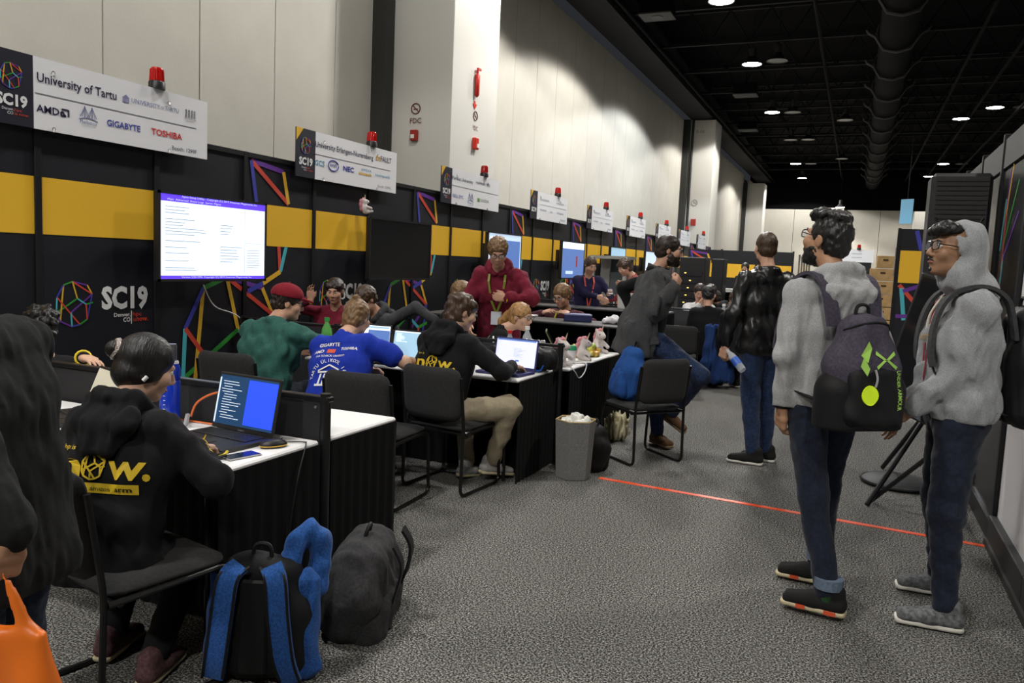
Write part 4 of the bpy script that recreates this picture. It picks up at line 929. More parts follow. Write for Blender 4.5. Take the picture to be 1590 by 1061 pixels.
    def onto(s, obj, off=.004):
        """hook that drops points on a garment along the body depth axis (from behind = -fw)"""
        me = obj.data; V = np.empty(len(me.vertices)*3); me.vertices.foreach_get('co', V); bv = BVHTree.FromPolygons([tuple(v) for v in V.reshape(-1, 3)], [tuple(p.vertices) for p in me.polygons])
        def hook(dirv):
            dv = Vector(dirv).normalized()
            def g(p):
                hit = bv.ray_cast(Vector(p)-dv*.6, dv, 1.2)
                return hit[0]-dv*off if hit[0] is not None else Vector(p)
            return g
        return hook
    def band(s, q, m, name='wristband', at=.03, r=.034, w=.012):
        u = (s.wr[q]-s.el[q]); u /= np.linalg.norm(u); c = s.wr[q]+u*(at-.03); a = Vector(u).orthogonal().normalized(); b = Vector(u).cross(a)
        MB().tube([Vector(c)+(a*math.cos(t)+b*math.sin(t))*r for t in np.linspace(0, 2*PI, 14, endpoint=False)], w/2, 6, closed=True).build(name, m, s.t, True)
JEANS = cloth('blue_jeans', (.016, .030, .075), .3, .3, 200, .85, .1, 60); DJEANS = cloth('dark_jeans', (.010, .014, .028), .25, .3, 200, .85, .1, 60); GREYH = cloth('heather_grey', (.33, .335, .34), .18, .3, 260, .95, .2, 220)
HEATH2 = cloth('heather_grey_dim', (.27, .28, .29), .2, .3, 260, .95, .2, 220)
BLK = cloth('black_cotton', (.008, .008, .009)); KHAKI = cloth('beige_twill', (.32, .27, .185), .08); MARO = cloth('maroon_fleece', (.15, .012, .028)); SHOEB = cloth('black_knit_shoe', (.012, .012, .012)); SOLEW = mat('white_sole', (.62, .60, .54), .5); SOLEC = mat('cream_sole', (.58, .50, .32), .5)
ORANGE = mat('orange_sole_block', (.62, .085, .03), .5); YBAND = mat('yellow_wristband', (.75, .58, .02), .45)
# P24: man with the backpack, seen from behind
p = Person((-.10, 3.98), 127, 1.80, 'man in a light grey hooded sweatshirt seen from behind, wearing a purple black backpack', 3.7, build=.94)
p.leg(1, p.W((-.06, 4.20, .085)), toe=p.W((-1.06, 4.28, 0))-p.W((-.06, 4.20, 0))); p.leg(-1, p.W((.0, 3.80, .085)), toe=p.W((-1.0, 3.95, 0))-p.W((0, 3.80, 0)))
p.arm(-1, p.W((-.27, 3.88, .93)), (-.6, -.6, 0)); p.arm(1, p.W((.2, 4.2, .95))); p.headset(20, -12, 0, fwd=.035)
p.body(SK['tan'], hd={-1: dict(curl=.6)}); p.top(GREYH, 'hooded_sweatshirt', .018, hood=True, hem=-.05, seed=3, fold=.006); p.pants(DJEANS, 'jeans', end=.05); p.shoes(SHOEB, SOLEC)
def quiff(f, T, E, sc):
    for i in range(16): r = np.random.RandomState(i); E((r.uniform(-.06, .06), r.uniform(-.06, .09), .112+r.uniform(-.008, .018)), (.024, .024, .020), .008)
p.hair(HAIRM['black'], 'quiff', extra=quiff, vol=.35, amp=.003); p.beard(HAIRM['black'], .0075); glasses(p.t, p.hc, p.R, p.hs); p.brows(HAIRM['black']); p24 = p
for q in (1, -1):
    a = A3(p.an[q]); MB().lathe([(.060, -.03), (.064, -.03), (.064, .018), (.060, .018)], tuple(a+np.array([0, 0, .065])), 16).build('turned_up_cuff', cloth('cuff_denim', (.12, .16, .22), .2), p.po)
    MB().lathe([(.046, -.05), (.048, .0), (.05, .05)], tuple(a+np.array([0, 0, .02])), 12).build('sock', cloth('green_sock', (.015, .05, .015), .3), p.t, True)
sh = [c for c in p.t.children if c.name.startswith('shoe')]
for o, q in zip(sh, (1, -1)):
    d = A3(p.toe[q]); d[2] = 0; d /= np.linalg.norm(d); lat = np.cross(d, [0, 0, 1]); a = A3(p.an[q])-np.array([0, 0, .085])
    for u, ln in ((-.045, .05), (.085, .04)):
        for s_ in (-1, 1): MB().box(tuple(a+d*(u+ln/2)*1.02+lat*s_*.046+np.array([0, 0, .016])), (.008, ln, .017), Matrix.Rotation(math.atan2(d[1], d[0])-PI/2, 3, 'Z')).build('orange_block', ORANGE, o)
MB().tube([Vector(p.wr[-1])+Vector((.034*math.cos(t), .034*math.sin(t), .01)) for t in np.linspace(0, 2*PI, 14, endpoint=False)], .006, 6, closed=True).build('bracelet', BLK, p.t)
# P25: hooded man
p = Person((.47, 4.13), 188, 1.77, 'man with glasses wearing a grey hood up, red lanyard and dark jeans', 3.6, build=1.05)
p.leg(1, p.W((.50, 4.36, .085)), toe=p.W((-.5, 4.32, 0))-p.W((.50, 4.36, 0))); p.leg(-1, p.W((.48, 3.93, .085)), toe=p.W((-.52, 3.9, 0))-p.W((.48, 3.93, 0)))
p.arm(-1, p.W((.27, 3.97, .97)), (-.3, -1, 0)); p.arm(1, p.W((.28, 4.08, .98)), (.3, -1, 0)); p.headset(14, -7, 0, fwd=.05)
p.body(SK['brown'], hd={-1: dict(d=p.W((.15, 4.02, .9))-p.W((.27, 3.97, .97)), n=(.9, -.3, .2), curl=.5), 1: dict(d=p.W((.14, 3.98, .98))-p.W((.28, 4.08, .98)), n=(-.6, -.3, -.6), curl=.45)})
p.top(HEATH2, 'hooded_sweatshirt', .020, hem=-.06, seed=8, fold=.008, belly=.012); p.pants(DJEANS, 'jeans', end=.06, seed=5); p.shoes(cloth('grey_black_knit', (.12, .125, .13), .4, .05, 200, .9, .02, 60), SOLEW)
c, R = p.hc, p.R; T = lambda v: c+R @ (A3(v)*p.hs); f = Field(.008, .025)
f.ell(T((0, -.035, .035)), A3((.100, .112, .112)), R); f.ell(T((0, -.06, -.06)), A3((.098, .088, .10)), R); f.cap(T((0, -.05, -.12)), p.S(0, .56, -.03), .088, .095)
for q in (1, -1): f.cap(T((q*.075, -.01, -.10)), p.S(q*.075, .53, .0), .035, .05)
f.disp(folds(.006, .09, 12)); f.ell(T((0, .130, -.012)), A3((.074, .110, .118)), R, .012, True); f.ell(T((0, .01, .02)), A3((.085, .105, .10)), R, .01, True); f.cap(T((0, .06, -.12)), T((0, .14, -.22)), .045, .06, .02, True)
net_obj('hood', [f.mesh()], HEATH2, p.t)
f = Field(.0055, .012); E = lambda v, r, k=None, sub=False: f.ell(T(v), A3(r), R, k, sub); E((0, .045, .095), (.072, .058, .036)); E((-.03, .085, .085), (.045, .03, .026)); E((.035, .082, .082), (.045, .03, .026)); f.disp(hfold(3)); net_obj('hair', [f.mesh()], HAIRM['black'], p.t)
p.brows(HAIRM['black']); glasses(p.t, p.hc, p.R, p.hs, big=1.08); MB().tube([Vector(T(v)) for v in ((-.026, .092, -.060), (-.012, .1015, -.050), (0, .103, -.048), (.012, .1015, -.050), (.026, .092, -.060))], [.002, .004, .0035, .004, .002], 6).build('moustache', HAIRM['black'], p.t); MB().sphere(Vector(T((0, .090, -.098))), (.014, .008, .010), 8, 6).build('goatee', HAIRM['black'], p.t); p25 = p
LAN = mat('red_lanyard', (.28, .015, .03), .6); CORD = mat('cream_cord', (.6, .55, .45), .7); BADGE = mat('badge_card', (.35, .5, .62), .4)
mb = MB(); mb.ribbon([p.S(-.06, .56, .06), p.S(-.06, .50, .115), p.S(-.035, .30, .150), p.S(-.01, .10, .155)], .018, tuple(p.lat)); mb.ribbon([p.S(.06, .56, .06), p.S(.06, .50, .115), p.S(.035, .30, .150), p.S(.01, .10, .155)], .018, tuple(p.lat)); mb.build('lanyard', LAN, p.t)
MB().box(tuple(p.S(0, .02, .165)), (.085, .006, .13), Matrix.Rotation(-.15, 3, 'X')).build('badge', BADGE, p.t)
for q in (-1, 1): MB().tube(spline([p.S(q*.035, .53, .095), p.S(q*.04, .44, .140), p.S(q*.038, .33, .150)]), .005, 6).build('hood_cord', CORD, p.t)
ho = p.onto(p.topo)(tuple(-p.fw)); text_obj(p.topo, 'JACKETS', p.S(.085, .33, .15), -p.lat, p.up, .022, INKY, width=.10, hook=ho)
MB().lathe([(.038, -.008), (.042, 0), (.038, .008)], tuple(p.wr[-1]), 14, Vector((0, 0, 1)).rotation_difference(Vector(p.wr[-1]-p.el[-1])).to_matrix()).build('wristwatch', mat('watch_silver', (.5, .5, .48), .3, metal=.8), p.t, True)
p.band(1, mat('lime_band', (.45, .62, .04), .5))
# P21: leather jacket
p = Person((-.66, 6.68), 126, 1.84, 'man in a black leather jacket and blue jeans holding a water bottle, seen from behind', 6.4, build=1.0)
LEATH = mat('black_leather', (.008, .008, .0085), .33, bump=.25, bscale=35, spec=.5)
p.leg(1, p.W((-.58, 6.80, .085)), toe=p.W((-1.5, 6.9, 0))-p.W((-.58, 6.80, 0))); p.leg(-1, p.W((-.66, 6.62, .085)), toe=p.W((-1.6, 6.72, 0))-p.W((-.66, 6.62, 0)))
p.arm(-1, p.W((-.92, 6.50, .96)), (-.7, -.6, 0)); p.arm(1, p.W((-.45, 6.95, 1.0))); p.headset(-12, 2, 0)
p.body(SK['fair'], hd={-1: dict(curl=.85, d=(-.1, .25, -1), n=(.9, .3, 0))}); p.top(LEATH, 'leather_jacket', .016, hem=.02, seed=21, fold=.009, collar=.02); p.pants(JEANS, 'jeans', seed=31, fold=.005); p.shoes(SHOEB, SOLEW); p.hair(HAIRM['brown'], 'short', vol=.5, amp=.0015); p.beard(HAIRM['brown'], True); p21 = p
# P15: man pulling on a grey coat
p = Person((-1.60, 6.68), 22, 1.80, 'bearded man with glasses pulling on a long grey wool coat, one knee bent', 6.4, lean=6)
COAT = cloth('grey_wool_coat', (.062, .063, .066), .15, .35, 140)
p.leg(-1, p.W((-1.50, 6.86, .085)), toe=p.W((-1.1, 6.5, 0))-p.W((-1.5, 6.86, 0))); p.leg(1, p.W((-1.42, 6.98, .26)), (0, 1, .3), toe=p.W((-.9, 6.9, 0))-p.W((-1.42, 6.98, 0)))
p.kn[1] = p.W((-1.10, 6.5, .70)); p.an[1] = p.W((-1.40, 6.88, .30))
p.arm(1, p.W((-1.33, 6.36, 1.42)), (.1, -.35, -1)); p.arm(-1, p.W((-1.80, 6.90, 1.14)), (-.3, -1, .1)); p.headset(-6, 4, 0)
p.body(SK['fair'], hd={1: dict(d=(-.4, .35, .6), n=(-.6, -.6, 0), curl=.9)}); p.top(BLK, 'black_jumper', .010, seed=4, hem=.02, collar=.016); p.pants(JEANS, 'jeans', seed=33, wide=1.05)
SU = cloth('brown_suede', (.11, .06, .03), .2); p.shoes(SU, mat('tan_sole', (.2, .13, .07), .6), 'boot', tilt={1: .5}); p.hair(HAIRM['dkbrown'], 'short', vol=.75, amp=.002); p.beard(HAIRM['dkbrown']); glasses(p.t, p.hc, p.R, p.hs)
f = Field(.013, .03); S = p.S
f.loft(S(.02, .47, -.03), S(.02, .30, -.05), .12, .13, .09, .12, p.lat); f.loft(S(.02, .30, -.05), S(0, .05, -.10), .13, .14, .12, .15, p.lat); f.loft(S(0, .05, -.09), S(-.01, -.25, -.11), .14, .15, .145, .165, p.lat)
f.chain([S(.10, .485, -.01), p.sh[1], p.el[1], p.wr[1]-(p.wr[1]-p.el[1])*.1], [.075, .082, .074, .062]); f.cap(S(-.05, .50, -.05), S(-.15, .40, -.10), .06, .06)
f.disp(folds(.014, .15, 44, stretch=(1.5, 1.5, .12))); f.disp(folds(.005, .06, 45, stretch=(1, 1, .3)))
f.loft(S(-.02, .44, .12), S(-.04, -.45, .15), .04, .06, .08, .11, p.lat, .02, True); f.cut(-p.up, -(S(0, -.16) @ p.up))
co = net_obj('wool_coat', [f.mesh()], COAT, p.t)
MB().box(tuple(S(.255, -.02, -.03)), (.014, .17, .055), Matrix.Rotation(.12, 3, 'X')).build('pocket_flap', COAT, co)
mb = MB(); mb.ribbon([S(.11, .55, -.03), S(.125, .50, .06), S(.12, .40, .12)], .07, tuple(p.up+p.fw*.4), .018); mb.ribbon([S(-.11, .55, -.03), S(0, .575, -.09), S(.11, .55, -.03)], .07, tuple(p.up), .02); mb.build('coat_collar', COAT, co)
# P3: woman at the nearest laptop
def now_print(p, cy=.245, sc=1.0):
    """yellow print on the back of the hoodie"""
    hk = p.onto(p.topo, .005)(tuple(p.fw)); S = p.S; r, u = p.lat, p.up; YP = mat('yellow_ink', (.72, .50, .02), .6)
    B = lambda a, z: Vector(S(a*sc, cy+z*sc, -.2))
    mb = MB(); put_text(mb, 'n', B(-.145, 0), r, u, .075*sc, width=.075*sc, hook=hk, bold=.02); put_text(mb, 'w', B(.03, 0), r, u, .075*sc, width=.105*sc, hook=hk, bold=.02); put_text(mb, '.', B(.14, 0), r, u, .085*sc, width=.018*sc, hook=hk, bold=.03)
    link(bpy.data.objects.new('lettering', rawmesh(mb, 'lettering', YP)), p.topo); text_obj(p.topo, 'hpc is', B(-.142, .085), r, u, .014*sc, YP, width=.045*sc, hook=hk)
    mb = MB(); fn = lambda n: hk(B((n[0]-4.06)*.26-.020, (n[1]-1.11)*.26+.036))
    for a, b, c_ in EDGE: mb.bar(fn(NODE[a]), fn(NODE[b]), .005*sc, tuple(-p.fw), .002)
    mb.build('polygon_logo', YP, p.topo)
    mb = MB(); n = 10
    for i in range(n):
        a0, a1 = -.145+.275*i/n, -.145+.275*(i+1)/n; mb.add([hk(B(a0, -.05)), hk(B(a1, -.05)), hk(B(a1, -.018)), hk(B(a0, -.018))], [(0, 1, 2, 3)])
    me = rawmesh(mb, 'yellow_bar', YP); bar_ = link(bpy.data.objects.new('yellow_bar', me), p.topo)
    hk2 = p.onto(p.topo, .008)(tuple(p.fw)); text_obj(p.topo, 'amazon', B(-.02, -.042), r, u, .013*sc, BLK, width=.06*sc, hook=hk2); text_obj(p.topo, 'arm', B(.06, -.042), r, u, .015*sc, BLK, width=.05*sc, hook=hk2, bold=.02)
p = Person((-2.30, 1.90), 108, 1.58, 'woman with a black bun in a printed black hoodie at the nearest laptop', 2.6, sit=True, lean=12, female=True, seat=.44)
p.arm(1, p.W((-2.22, 2.22, .81)), (.8, -.5, -.5)); p.arm(-1, p.W((-2.60, 2.25, .81)), (-.8, -.5, -.5)); p.headset(-48, 20, 0, fwd=.05)
p.leg(1, p.W((-2.20, 2.0, .085))); p.leg(-1, p.W((-2.48, 2.06, .085)))
p.body(SK['light'], hd={1: dict(d=(.1, 1, -.12), n=(0, -.1, -1), curl=.45), -1: dict(d=(.2, 1, -.1), n=(0, -.1, -1), curl=.4)}); p.top(BLK, 'hoodie', .020, hood=True, seed=5, hem=.04); p.pants(BLK, 'trousers'); p.shoes(cloth('plum_knit_shoe', (.10, .05, .055), .3), SOLEC)
def bun(f, T, E, sc): E((-.02, -.135, .035), (.035, .035, .035)); E((0, -.06, -.03), (.078, .06, .07)); E((.06, .0, .0), (.03, .05, .05)); E((-.06, .0, .0), (.03, .05, .05))
p.hair(HAIRM['black'], 'long', extra=bun, vol=1.0, amp=.0008, wl=.04); now_print(p, .30, 1.15); p.band(1, YBAND, r=.036, w=.016)
c, R = p.hc, p.R; MB().tube([Vector(c+R @ A3((-.018+.03*math.cos(t), -.118, .035+.03*math.sin(t)))) for t in np.linspace(0, 2*PI, 12, endpoint=False)], .012, 6, closed=True).build('scrunchie', mat('silver_fabric', (.42, .36, .33), .35, metal=.4, bump=1, bscale=90), p.t, True)
MB().tube([Vector(c+R @ A3((.083, -.018, -.04))), Vector(c+R @ A3((.086, -.010, -.022)))], .007, 8).build('earbud', mat('white_plastic', (.8, .8, .8), .35), p.t, True)
text_obj(p.topo, 'hpc is now', p.el[1]*.35+p.wr[1]*.65+np.array([.05, 0, .03]), p.wr[1]-p.el[1], (-.5, 0, 1), .02, MATS['yellow_ink'], width=.12, hook=p.onto(p.topo)((-1, 0, -.6)))
# P4: green sweatshirt and cap
p = Person((-3.82, 4.40), 92, 1.75, 'person in a green sweatshirt and maroon cap seated with back to camera', 5.3, sit=True, lean=17, seat=.46, build=1.06)
p.arm(1, p.W((-3.35, 4.95, .80)), (.9, -.3, -.4)); p.arm(-1, p.W((-3.95, 4.95, .80)), (-.9, -.3, -.4)); p.headset(-48, 10, 0, fwd=.06)
GRN = cloth('green_fleece', (.030, .105, .085)); p.body(SK['fair']); p.top(GRN, 'sweatshirt', .022, seed=41, fold=.009, collar=.012); p.pants(DJEANS); p.shoes(SHOEB, SOLEW); p.hair(HAIRM['dkbrown'], 'short', vol=.9); glasses(p.t, p.hc, p.R, p.hs)
c, R = p.hc, p.R; T = lambda v: c+R @ A3(v); f = Field(.007, .012); f.ell(T((0, -.018, .058)), A3((.098, .120, .090)), R); f.cut(-R[:, 2], -(T((0, 0, .045)) @ R[:, 2])); cap_ = net_obj('cap', [f.mesh()], cloth('maroon_cap', (.20, .012, .022)), p.t)
f = Field(.006, .006); f.loft(T((0, .09, .052)), T((0, .165, .040)), .062, .045, .009, .008, R[:, 0]); net_obj('cap_brim', [f.mesh()], MATS['maroon_cap'], cap_); MB().sphere(Vector(T((0, -.018, .148))), .008).build('cap_button', MATS['maroon_cap'], cap_)
# P5: blue T-shirt
p = Person((-3.10, 4.26), 90, 1.76, 'person with blond topknot in a royal blue T-shirt, seated with back to camera', 5.0, sit=True, lean=28, seat=.46, build=1.04, side=-9)
p.arm(1, p.W((-2.82, 4.90, .80)), (1, -.4, -.3)); p.arm(-1, p.W((-3.18, 4.72, .72)), (-1, -.5, -.3)); p.headset(4, 16, 0, fwd=.06)
BLUT = cloth('royal_blue_jersey', (.012, .035, .36), .06, .2); p.body(SK['light'], bare=True); p.top(BLUT, 't_shirt', .014, sleeve=.62, seed=51, loose=1.18); p.pants(DJEANS); p.shoes(SHOEB, SOLEW)
def topk(f, T, E, sc): E((0, -.06, .135), (.030, .032, .030)); E((0, -.075, -.03), (.070, .055, .085))
p.hair(HAIRM['dkblond'], 'short', extra=topk, amp=.003)
c, R = p.hc, p.R; MB().tube([Vector(c+R @ A3((.02*math.cos(t), -.062+.02*math.sin(t), .118))) for t in np.linspace(0, 2*PI, 10, endpoint=False)], .006, 6, closed=True).build('hair_tie', HAIRM['black'], p.hr)
hk = p.onto(p.topo, .004)(tuple(p.fw)); S = p.S; B = lambda a, z: Vector(S(a, z, -.2)); WP = LINEC['white']
TX = lambda s_, a, z, h, w, b=.01: text_obj(p.topo, s_, B(a, z), p.lat, p.up, h, WP, width=w, hook=hk, bold=b)
TX('GIGABYTE', -.13, .445, .024, .16, .02); TX('AMD', -.155, .392, .026, .085, .02); TX('TOSHIBA', .05, .41, .022, .12, .02); TX('RIGA TECHNICAL UNIVERSITY', -.12, .357, .015, .22)
MB().add([hk(B(-.045, .388)), hk(B(.012, .388)), hk(B(.012, .42)), hk(B(-.045, .42))], [(0, 1, 2, 3)]).build('orange_logo', ORANGE, p.topo)
word = 'TARTU ÜLIKOOL 1632'
for i, ch_ in enumerate(word):
    if ch_ == ' ': continue
    a = PI*.98-PI*.96*i/(len(word)-1); o_ = B(.115*math.cos(a), .205+.115*math.sin(a)); tg = Vector(p.lat)*math.sin(a)-Vector(p.up)*math.cos(a); ra = Vector(p.lat)*math.cos(a)+Vector(p.up)*math.sin(a)
    text_obj(p.topo, ch_, o_, tg, ra, .023, WP, align='C', hook=hk, bold=.01)
mb = MB()
L_ = lambda a, z: hk(B(a*1.45, .205+(z-.23)*1.45))
for i in range(5): mb.bar(L_(-.04+.02*i, .20), L_(-.04+.02*i, .255), .012, tuple(-p.fw), .002)
for A_, B_, w_ in (((-.055, .196), (.055, .196), .014), ((-.055, .262), (.055, .262), .011), ((-.055, .268), (0, .295), .010), ((.055, .268), (0, .295), .010)): mb.bar(L_(*A_), L_(*B_), w_, tuple(-p.fw))
mb.build('temple_logo', WP, p.topo)
# P8: black hoodie and beige trousers
p = Person((-2.58, 4.74), 84, 1.74, 'man with brown hair in a black hoodie and beige trousers, typing on a laptop', 5.3, sit=True, lean=15, seat=.46)
p.arm(1, p.W((-2.20, 5.15, .82)), (.8, -.5, -.5)); p.arm(-1, p.W((-2.62, 5.15, .82)), (-.8, -.5, -.5)); p.headset(-34, 16, 0, fwd=.05)
p.kn[1] = p.W((-2.12, 4.96, .56)); p.an[1] = p.W((-2.28, 5.04, .13)); p.toe[1] = (.5, 1, 0); p.leg(-1, p.W((-2.46, 5.02, .09)), toe=(.1, 1, 0))
p.body(SK['light'], hd={1: dict(d=(.15, 1, -.2), n=(0, -.15, -1), curl=.35), -1: dict(d=(.1, 1, -.2), n=(0, -.1, -1), curl=.35)}); p.top(BLK, 'hoodie', .022, hood=True, seed=61); p.pants(KHAKI, 'trousers', seed=62, fold=.007, wide=1.06); p.shoes(cloth('grey_white_shoe', (.36, .35, .34), .12), SOLEC, tilt=.15); p.hair(HAIRM['brown'], 'shag', seed=9, amp=.006, wl=.03); now_print(p, .29, 1.05)
# people further in
p = Person((-4.15, 3.02), 150, 1.62, 'person with dark curly hair reaching over the divider, mostly hidden at the far left', 4.6, sit=True, lean=5, seat=.34)
p.arm(1, p.W((-3.62, 2.86, .98)), (.3, -.8, -.3)); p.arm(-1, p.W((-4.5, 3.2, .7))); p.body(SK['light'], hd={1: dict(d=p.W((-3.3, 2.80, .97))-p.W((-3.62, 2.86, .98)), n=(0, 0, -1), curl=.2)}); p.top(BLK, 'black_top', seed=70); p.pants(DJEANS); p.shoes(SHOEB, SOLEW); p.hair(HAIRM['black'], 'curly'); p.band(1, YBAND, r=.036, w=.016)
p = Person((-4.78, 6.62), -62, 1.66, 'man in a maroon jacket seated against the wall facing the camera', 8, sit=True, lean=4, seat=.46)
p.arm(1, p.W((-4.85, 6.30, 1.10)), (.9, -.3, -.2)); p.arm(-1, p.W((-4.35, 6.2, .86))); p.headset(-6, 14, 0); p.body(SK['fair'], hd={1: dict(d=(0, .2, 1), n=(-.4, .8, 0), curl=.2)}); p.top(MARO, 'jacket', seed=71); p.pants(DJEANS); p.shoes(SHOEB, SOLEW); p.hair(HAIRM['dkbrown'], 'shag', vol=.8); p.brows(HAIRM['dkbrown']); p.band(1, YBAND)
p = Person((-4.05, 6.56), -112, 1.74, 'man in a charcoal hoodie leaning forward with one arm stretched out', 7.4, sit=True, lean=24, seat=.46)
p.arm(-1, p.W((-3.50, 6.38, .99)), (0, -.3, 1)); p.arm(1, p.W((-4.3, 6.1, .86))); p.headset(8, 26, 0); p.body(SK['fair']); p.top(cloth('charcoal_fleece', (.045, .047, .05)), 'hoodie', hood=True, seed=72); p.pants(DJEANS); p.shoes(SHOEB, SOLEW); p.hair(HAIRM['brown'], 'short')
p = Person((-3.50, 6.62), 48, 1.70, 'seated person with light brown hair and glasses behind the man in the black hoodie', 7.4, sit=True, lean=6, seat=.48)
p.headset(0, 8, 0); p.body(SK['fair']); p.top(BLK, 'black_top', seed=73); p.pants(DJEANS); p.shoes(SHOEB, SOLEW); p.hair(HAIRM['dkblond'], 'short'); glasses(p.t, p.hc, p.R, p.hs)
p = Person((-2.98, 6.20), 22, 1.66, 'woman with a blond ponytail and glasses in a black shirt with white piping', 6.6, sit=True, lean=26, female=True, seat=.44)
p.arm(1, p.W((-2.55, 6.1, .80))); p.arm(-1, p.W((-2.6, 6.5, .80))); p.headset(-32, 8, 0, fwd=.05); p.body(SK['light'])
p.top(BLK, 'black_shirt', seed=74)
def pony(f, T, E, sc): f.chain([T((0, -.12, .03)), T((0, -.16, -.03)), T((-.01, -.17, -.12)), T((-.02, -.15, -.22))], [.030, .034, .030, .014], .02); f.chain([T((0, -.14, .0)), T((.02, -.20, -.08)), T((.03, -.22, -.17))], [.03, .028, .012], .02)
p.hair(HAIRM['blond'], 'pony', extra=pony, amp=.002); glasses(p.t, p.hc, p.R, p.hs); p.pants(DJEANS); p.shoes(SHOEB, SOLEW)
hk = p.onto(p.topo, .006); mb = MB(); mb.tube([hk((-1, 0, 0))(Vector(p.sh[1])+Vector((0, a, b))) for a, b in ((-.06, .02), (-.05, -.05), (0, -.10), (.05, -.12))], .008, 6); mb.build('white_piping', LINEC['white'], p.topo)
TX2 = lambda s_, a, z, w: text_obj(p.topo, s_, Vector(p.S(a, z, -.2)), p.lat, p.up, .03, WP, width=w, hook=p.onto(p.topo, .004)(tuple(p.fw)), bold=.02)
TX2('TEAM', -.08, .42, .16); TX2('RACK', -.08, .36, .16)
p = Person((-3.02, 6.72), -74, 1.78, 'man with blond hair and glasses standing in a maroon hoodie, looking down', 7.2, lean=18, build=.98)
p.arm(-1, p.W((-2.80, 6.36, 1.24)), (-1, -.2, -.2)); p.arm(1, p.W((-3.10, 6.26, .99)), (.8, -.5, -.2)); p.headset(10, 28, 0, fwd=.05)
p.body(SK['fair'], hd={-1: dict(d=p.W((-3.0, 6.3, 1.26))-p.W((-2.80, 6.36, 1.24)), n=(.3, -1, 0), curl=.7)}); p.top(MARO, 'hoodie', .022, hood=True, seed=75, fold=.009); p.pants(DJEANS); p.shoes(SHOEB, SOLEW); p.hair(HAIRM['dkblond'], 'short', vol=1.3, amp=.005); p.brows(HAIRM['brown']); glasses(p.t, p.hc, p.R, p.hs); p.band(-1, YBAND, r=.036, w=.018)
def lanyard(p, m, bm, z=.12):
    mb = MB()
    for q in (-1, 1): mb.ribbon([p.S(q*.07, .55, .05), p.S(q*.072, .47, .125), p.S(q*.045, .30, .148), p.S(q*.008, z, .15)], .020, tuple(p.lat))
    mb.build('lanyard', m, p.t); MB().box(tuple(p.S(0, z-.06, .165)), (.095, .006, .12)).build('badge', bm, p.t)
lanyard(p, mat('olive_lanyard', (.22, .25, .03), .6), mat('white_badge', (.65, .68, .75), .4), .20)
p = Person((-2.92, 8.35), -96, 1.74, 'young man with glasses and green lanyard in a maroon cardigan, seated behind the counter', 8.6, sit=True, lean=8, seat=.46)
p.headset(-8, 24, 0); p.arm(1, p.W((-3.1, 8.05, 1.02)), (.8, -.3, -.3)); p.arm(-1, p.W((-2.78, 8.05, 1.02)), (-.8, -.3, -.3)); p.body(SK['fair']); p.top(cloth('dark_maroon_knit', (.07, .02, .03), .3), 'cardigan', seed=76); p.pants(DJEANS); p.shoes(SHOEB, SOLEW); p.hair(HAIRM['dkblond'], 'short', vol=1.2); glasses(p.t, p.hc, p.R, p.hs); p.brows(HAIRM['brown']); lanyard(p, mat('lime_lanyard', (.45, .50, .03), .6), MATS['white_badge'], .2)
p = Person((-3.55, 10.95), -60, 1.64, 'man in a navy jacket standing and reading a phone', 11.4, lean=3)
p.arm(-1, p.W((-3.18, 10.78, 1.16)), (-.5, -.7, -.3)); p.arm(1, p.W((-3.3, 10.65, 1.12)), (.5, -.7, -.3)); p.headset(14, 24, 0); p.body(SK['fair'], hd={-1: dict(d=(0, 1, .2), n=(0, -.1, 1), curl=.5)}); p.top(cloth('navy_jacket', (.014, .012, .045)), 'jacket', seed=77); p.pants(DJEANS); p.shoes(SHOEB, SOLEW); p.hair(HAIRM['brown'], 'short'); p.brows(HAIRM['brown']); lanyard(p, mat('red_orange_lanyard', (.5, .07, .04), .6), MATS['badge_card'], .1); p13 = p
p = Person((-2.92, 11.9), -150, 1.72, 'person with tousled brown hair in a red shirt bending over, hand at the face', 12, lean=26)
p.arm(1, p.W((-3.22, 11.55, 1.28)), (.6, -.7, -.3)); p.arm(-1, p.W((-3.35, 11.45, 1.05)), (-.6, -.7, -.3)); p.headset(30, 28, 0); p.body(SK['fair']); p.top(cloth('brick_red_shirt', (.17, .025, .028)), 'shirt', seed=78); p.pants(DJEANS); p.shoes(SHOEB, SOLEW); p.hair(HAIRM['brown'], 'shag', vol=1.4, amp=.008)
SPOTS = [((-2.12, 11.95), -80, 'person in a white shirt resting the chin on a hand, far behind the coat man', 'white', 'dkbrown', -4), ((-1.80, 10.78), 100, 'dark haired person in a black top seen from behind at the far table', 'black', 'black', 0), ((-2.05, 12.35), -70, 'person with dark hair half hidden behind the black haired head', 'black', 'dkbrown', 0), ((-1.30, 10.55), 118, 'brown haired person in black leaning to the table, left of the leather jacket', 'black', 'brown', 14), ((-1.62, 12.3), 160, 'person in a dark grey hood bending over the far table', 'dgrey', 'dkbrown', 22)]
TOPS = dict(white=cloth('white_shirt', (.55, .55, .55)), black=BLK, dgrey=cloth('dark_grey_knit', (.025, .025, .03)))
for (xy, hd_, lab, tp, hr, ln) in SPOTS:
    p = Person(xy, hd_, 1.74, lab, 11, sit=True, lean=ln+6, seat=.46)
    p.headset(0, 16, 0)
    if tp == 'white': p.arm(1, p.hc+np.array([0, .12, -.16]), (.7, 0, -1)); p.arm(-1, p.S(-.1, .2, .35))
    p.body(SK['fair']); p.top(TOPS[tp], 'top', seed=80, hood=(tp == 'dgrey')); p.pants(DJEANS); p.shoes(SHOEB, SOLEW); p.hair(HAIRM[hr], 'short', vol=1.1)
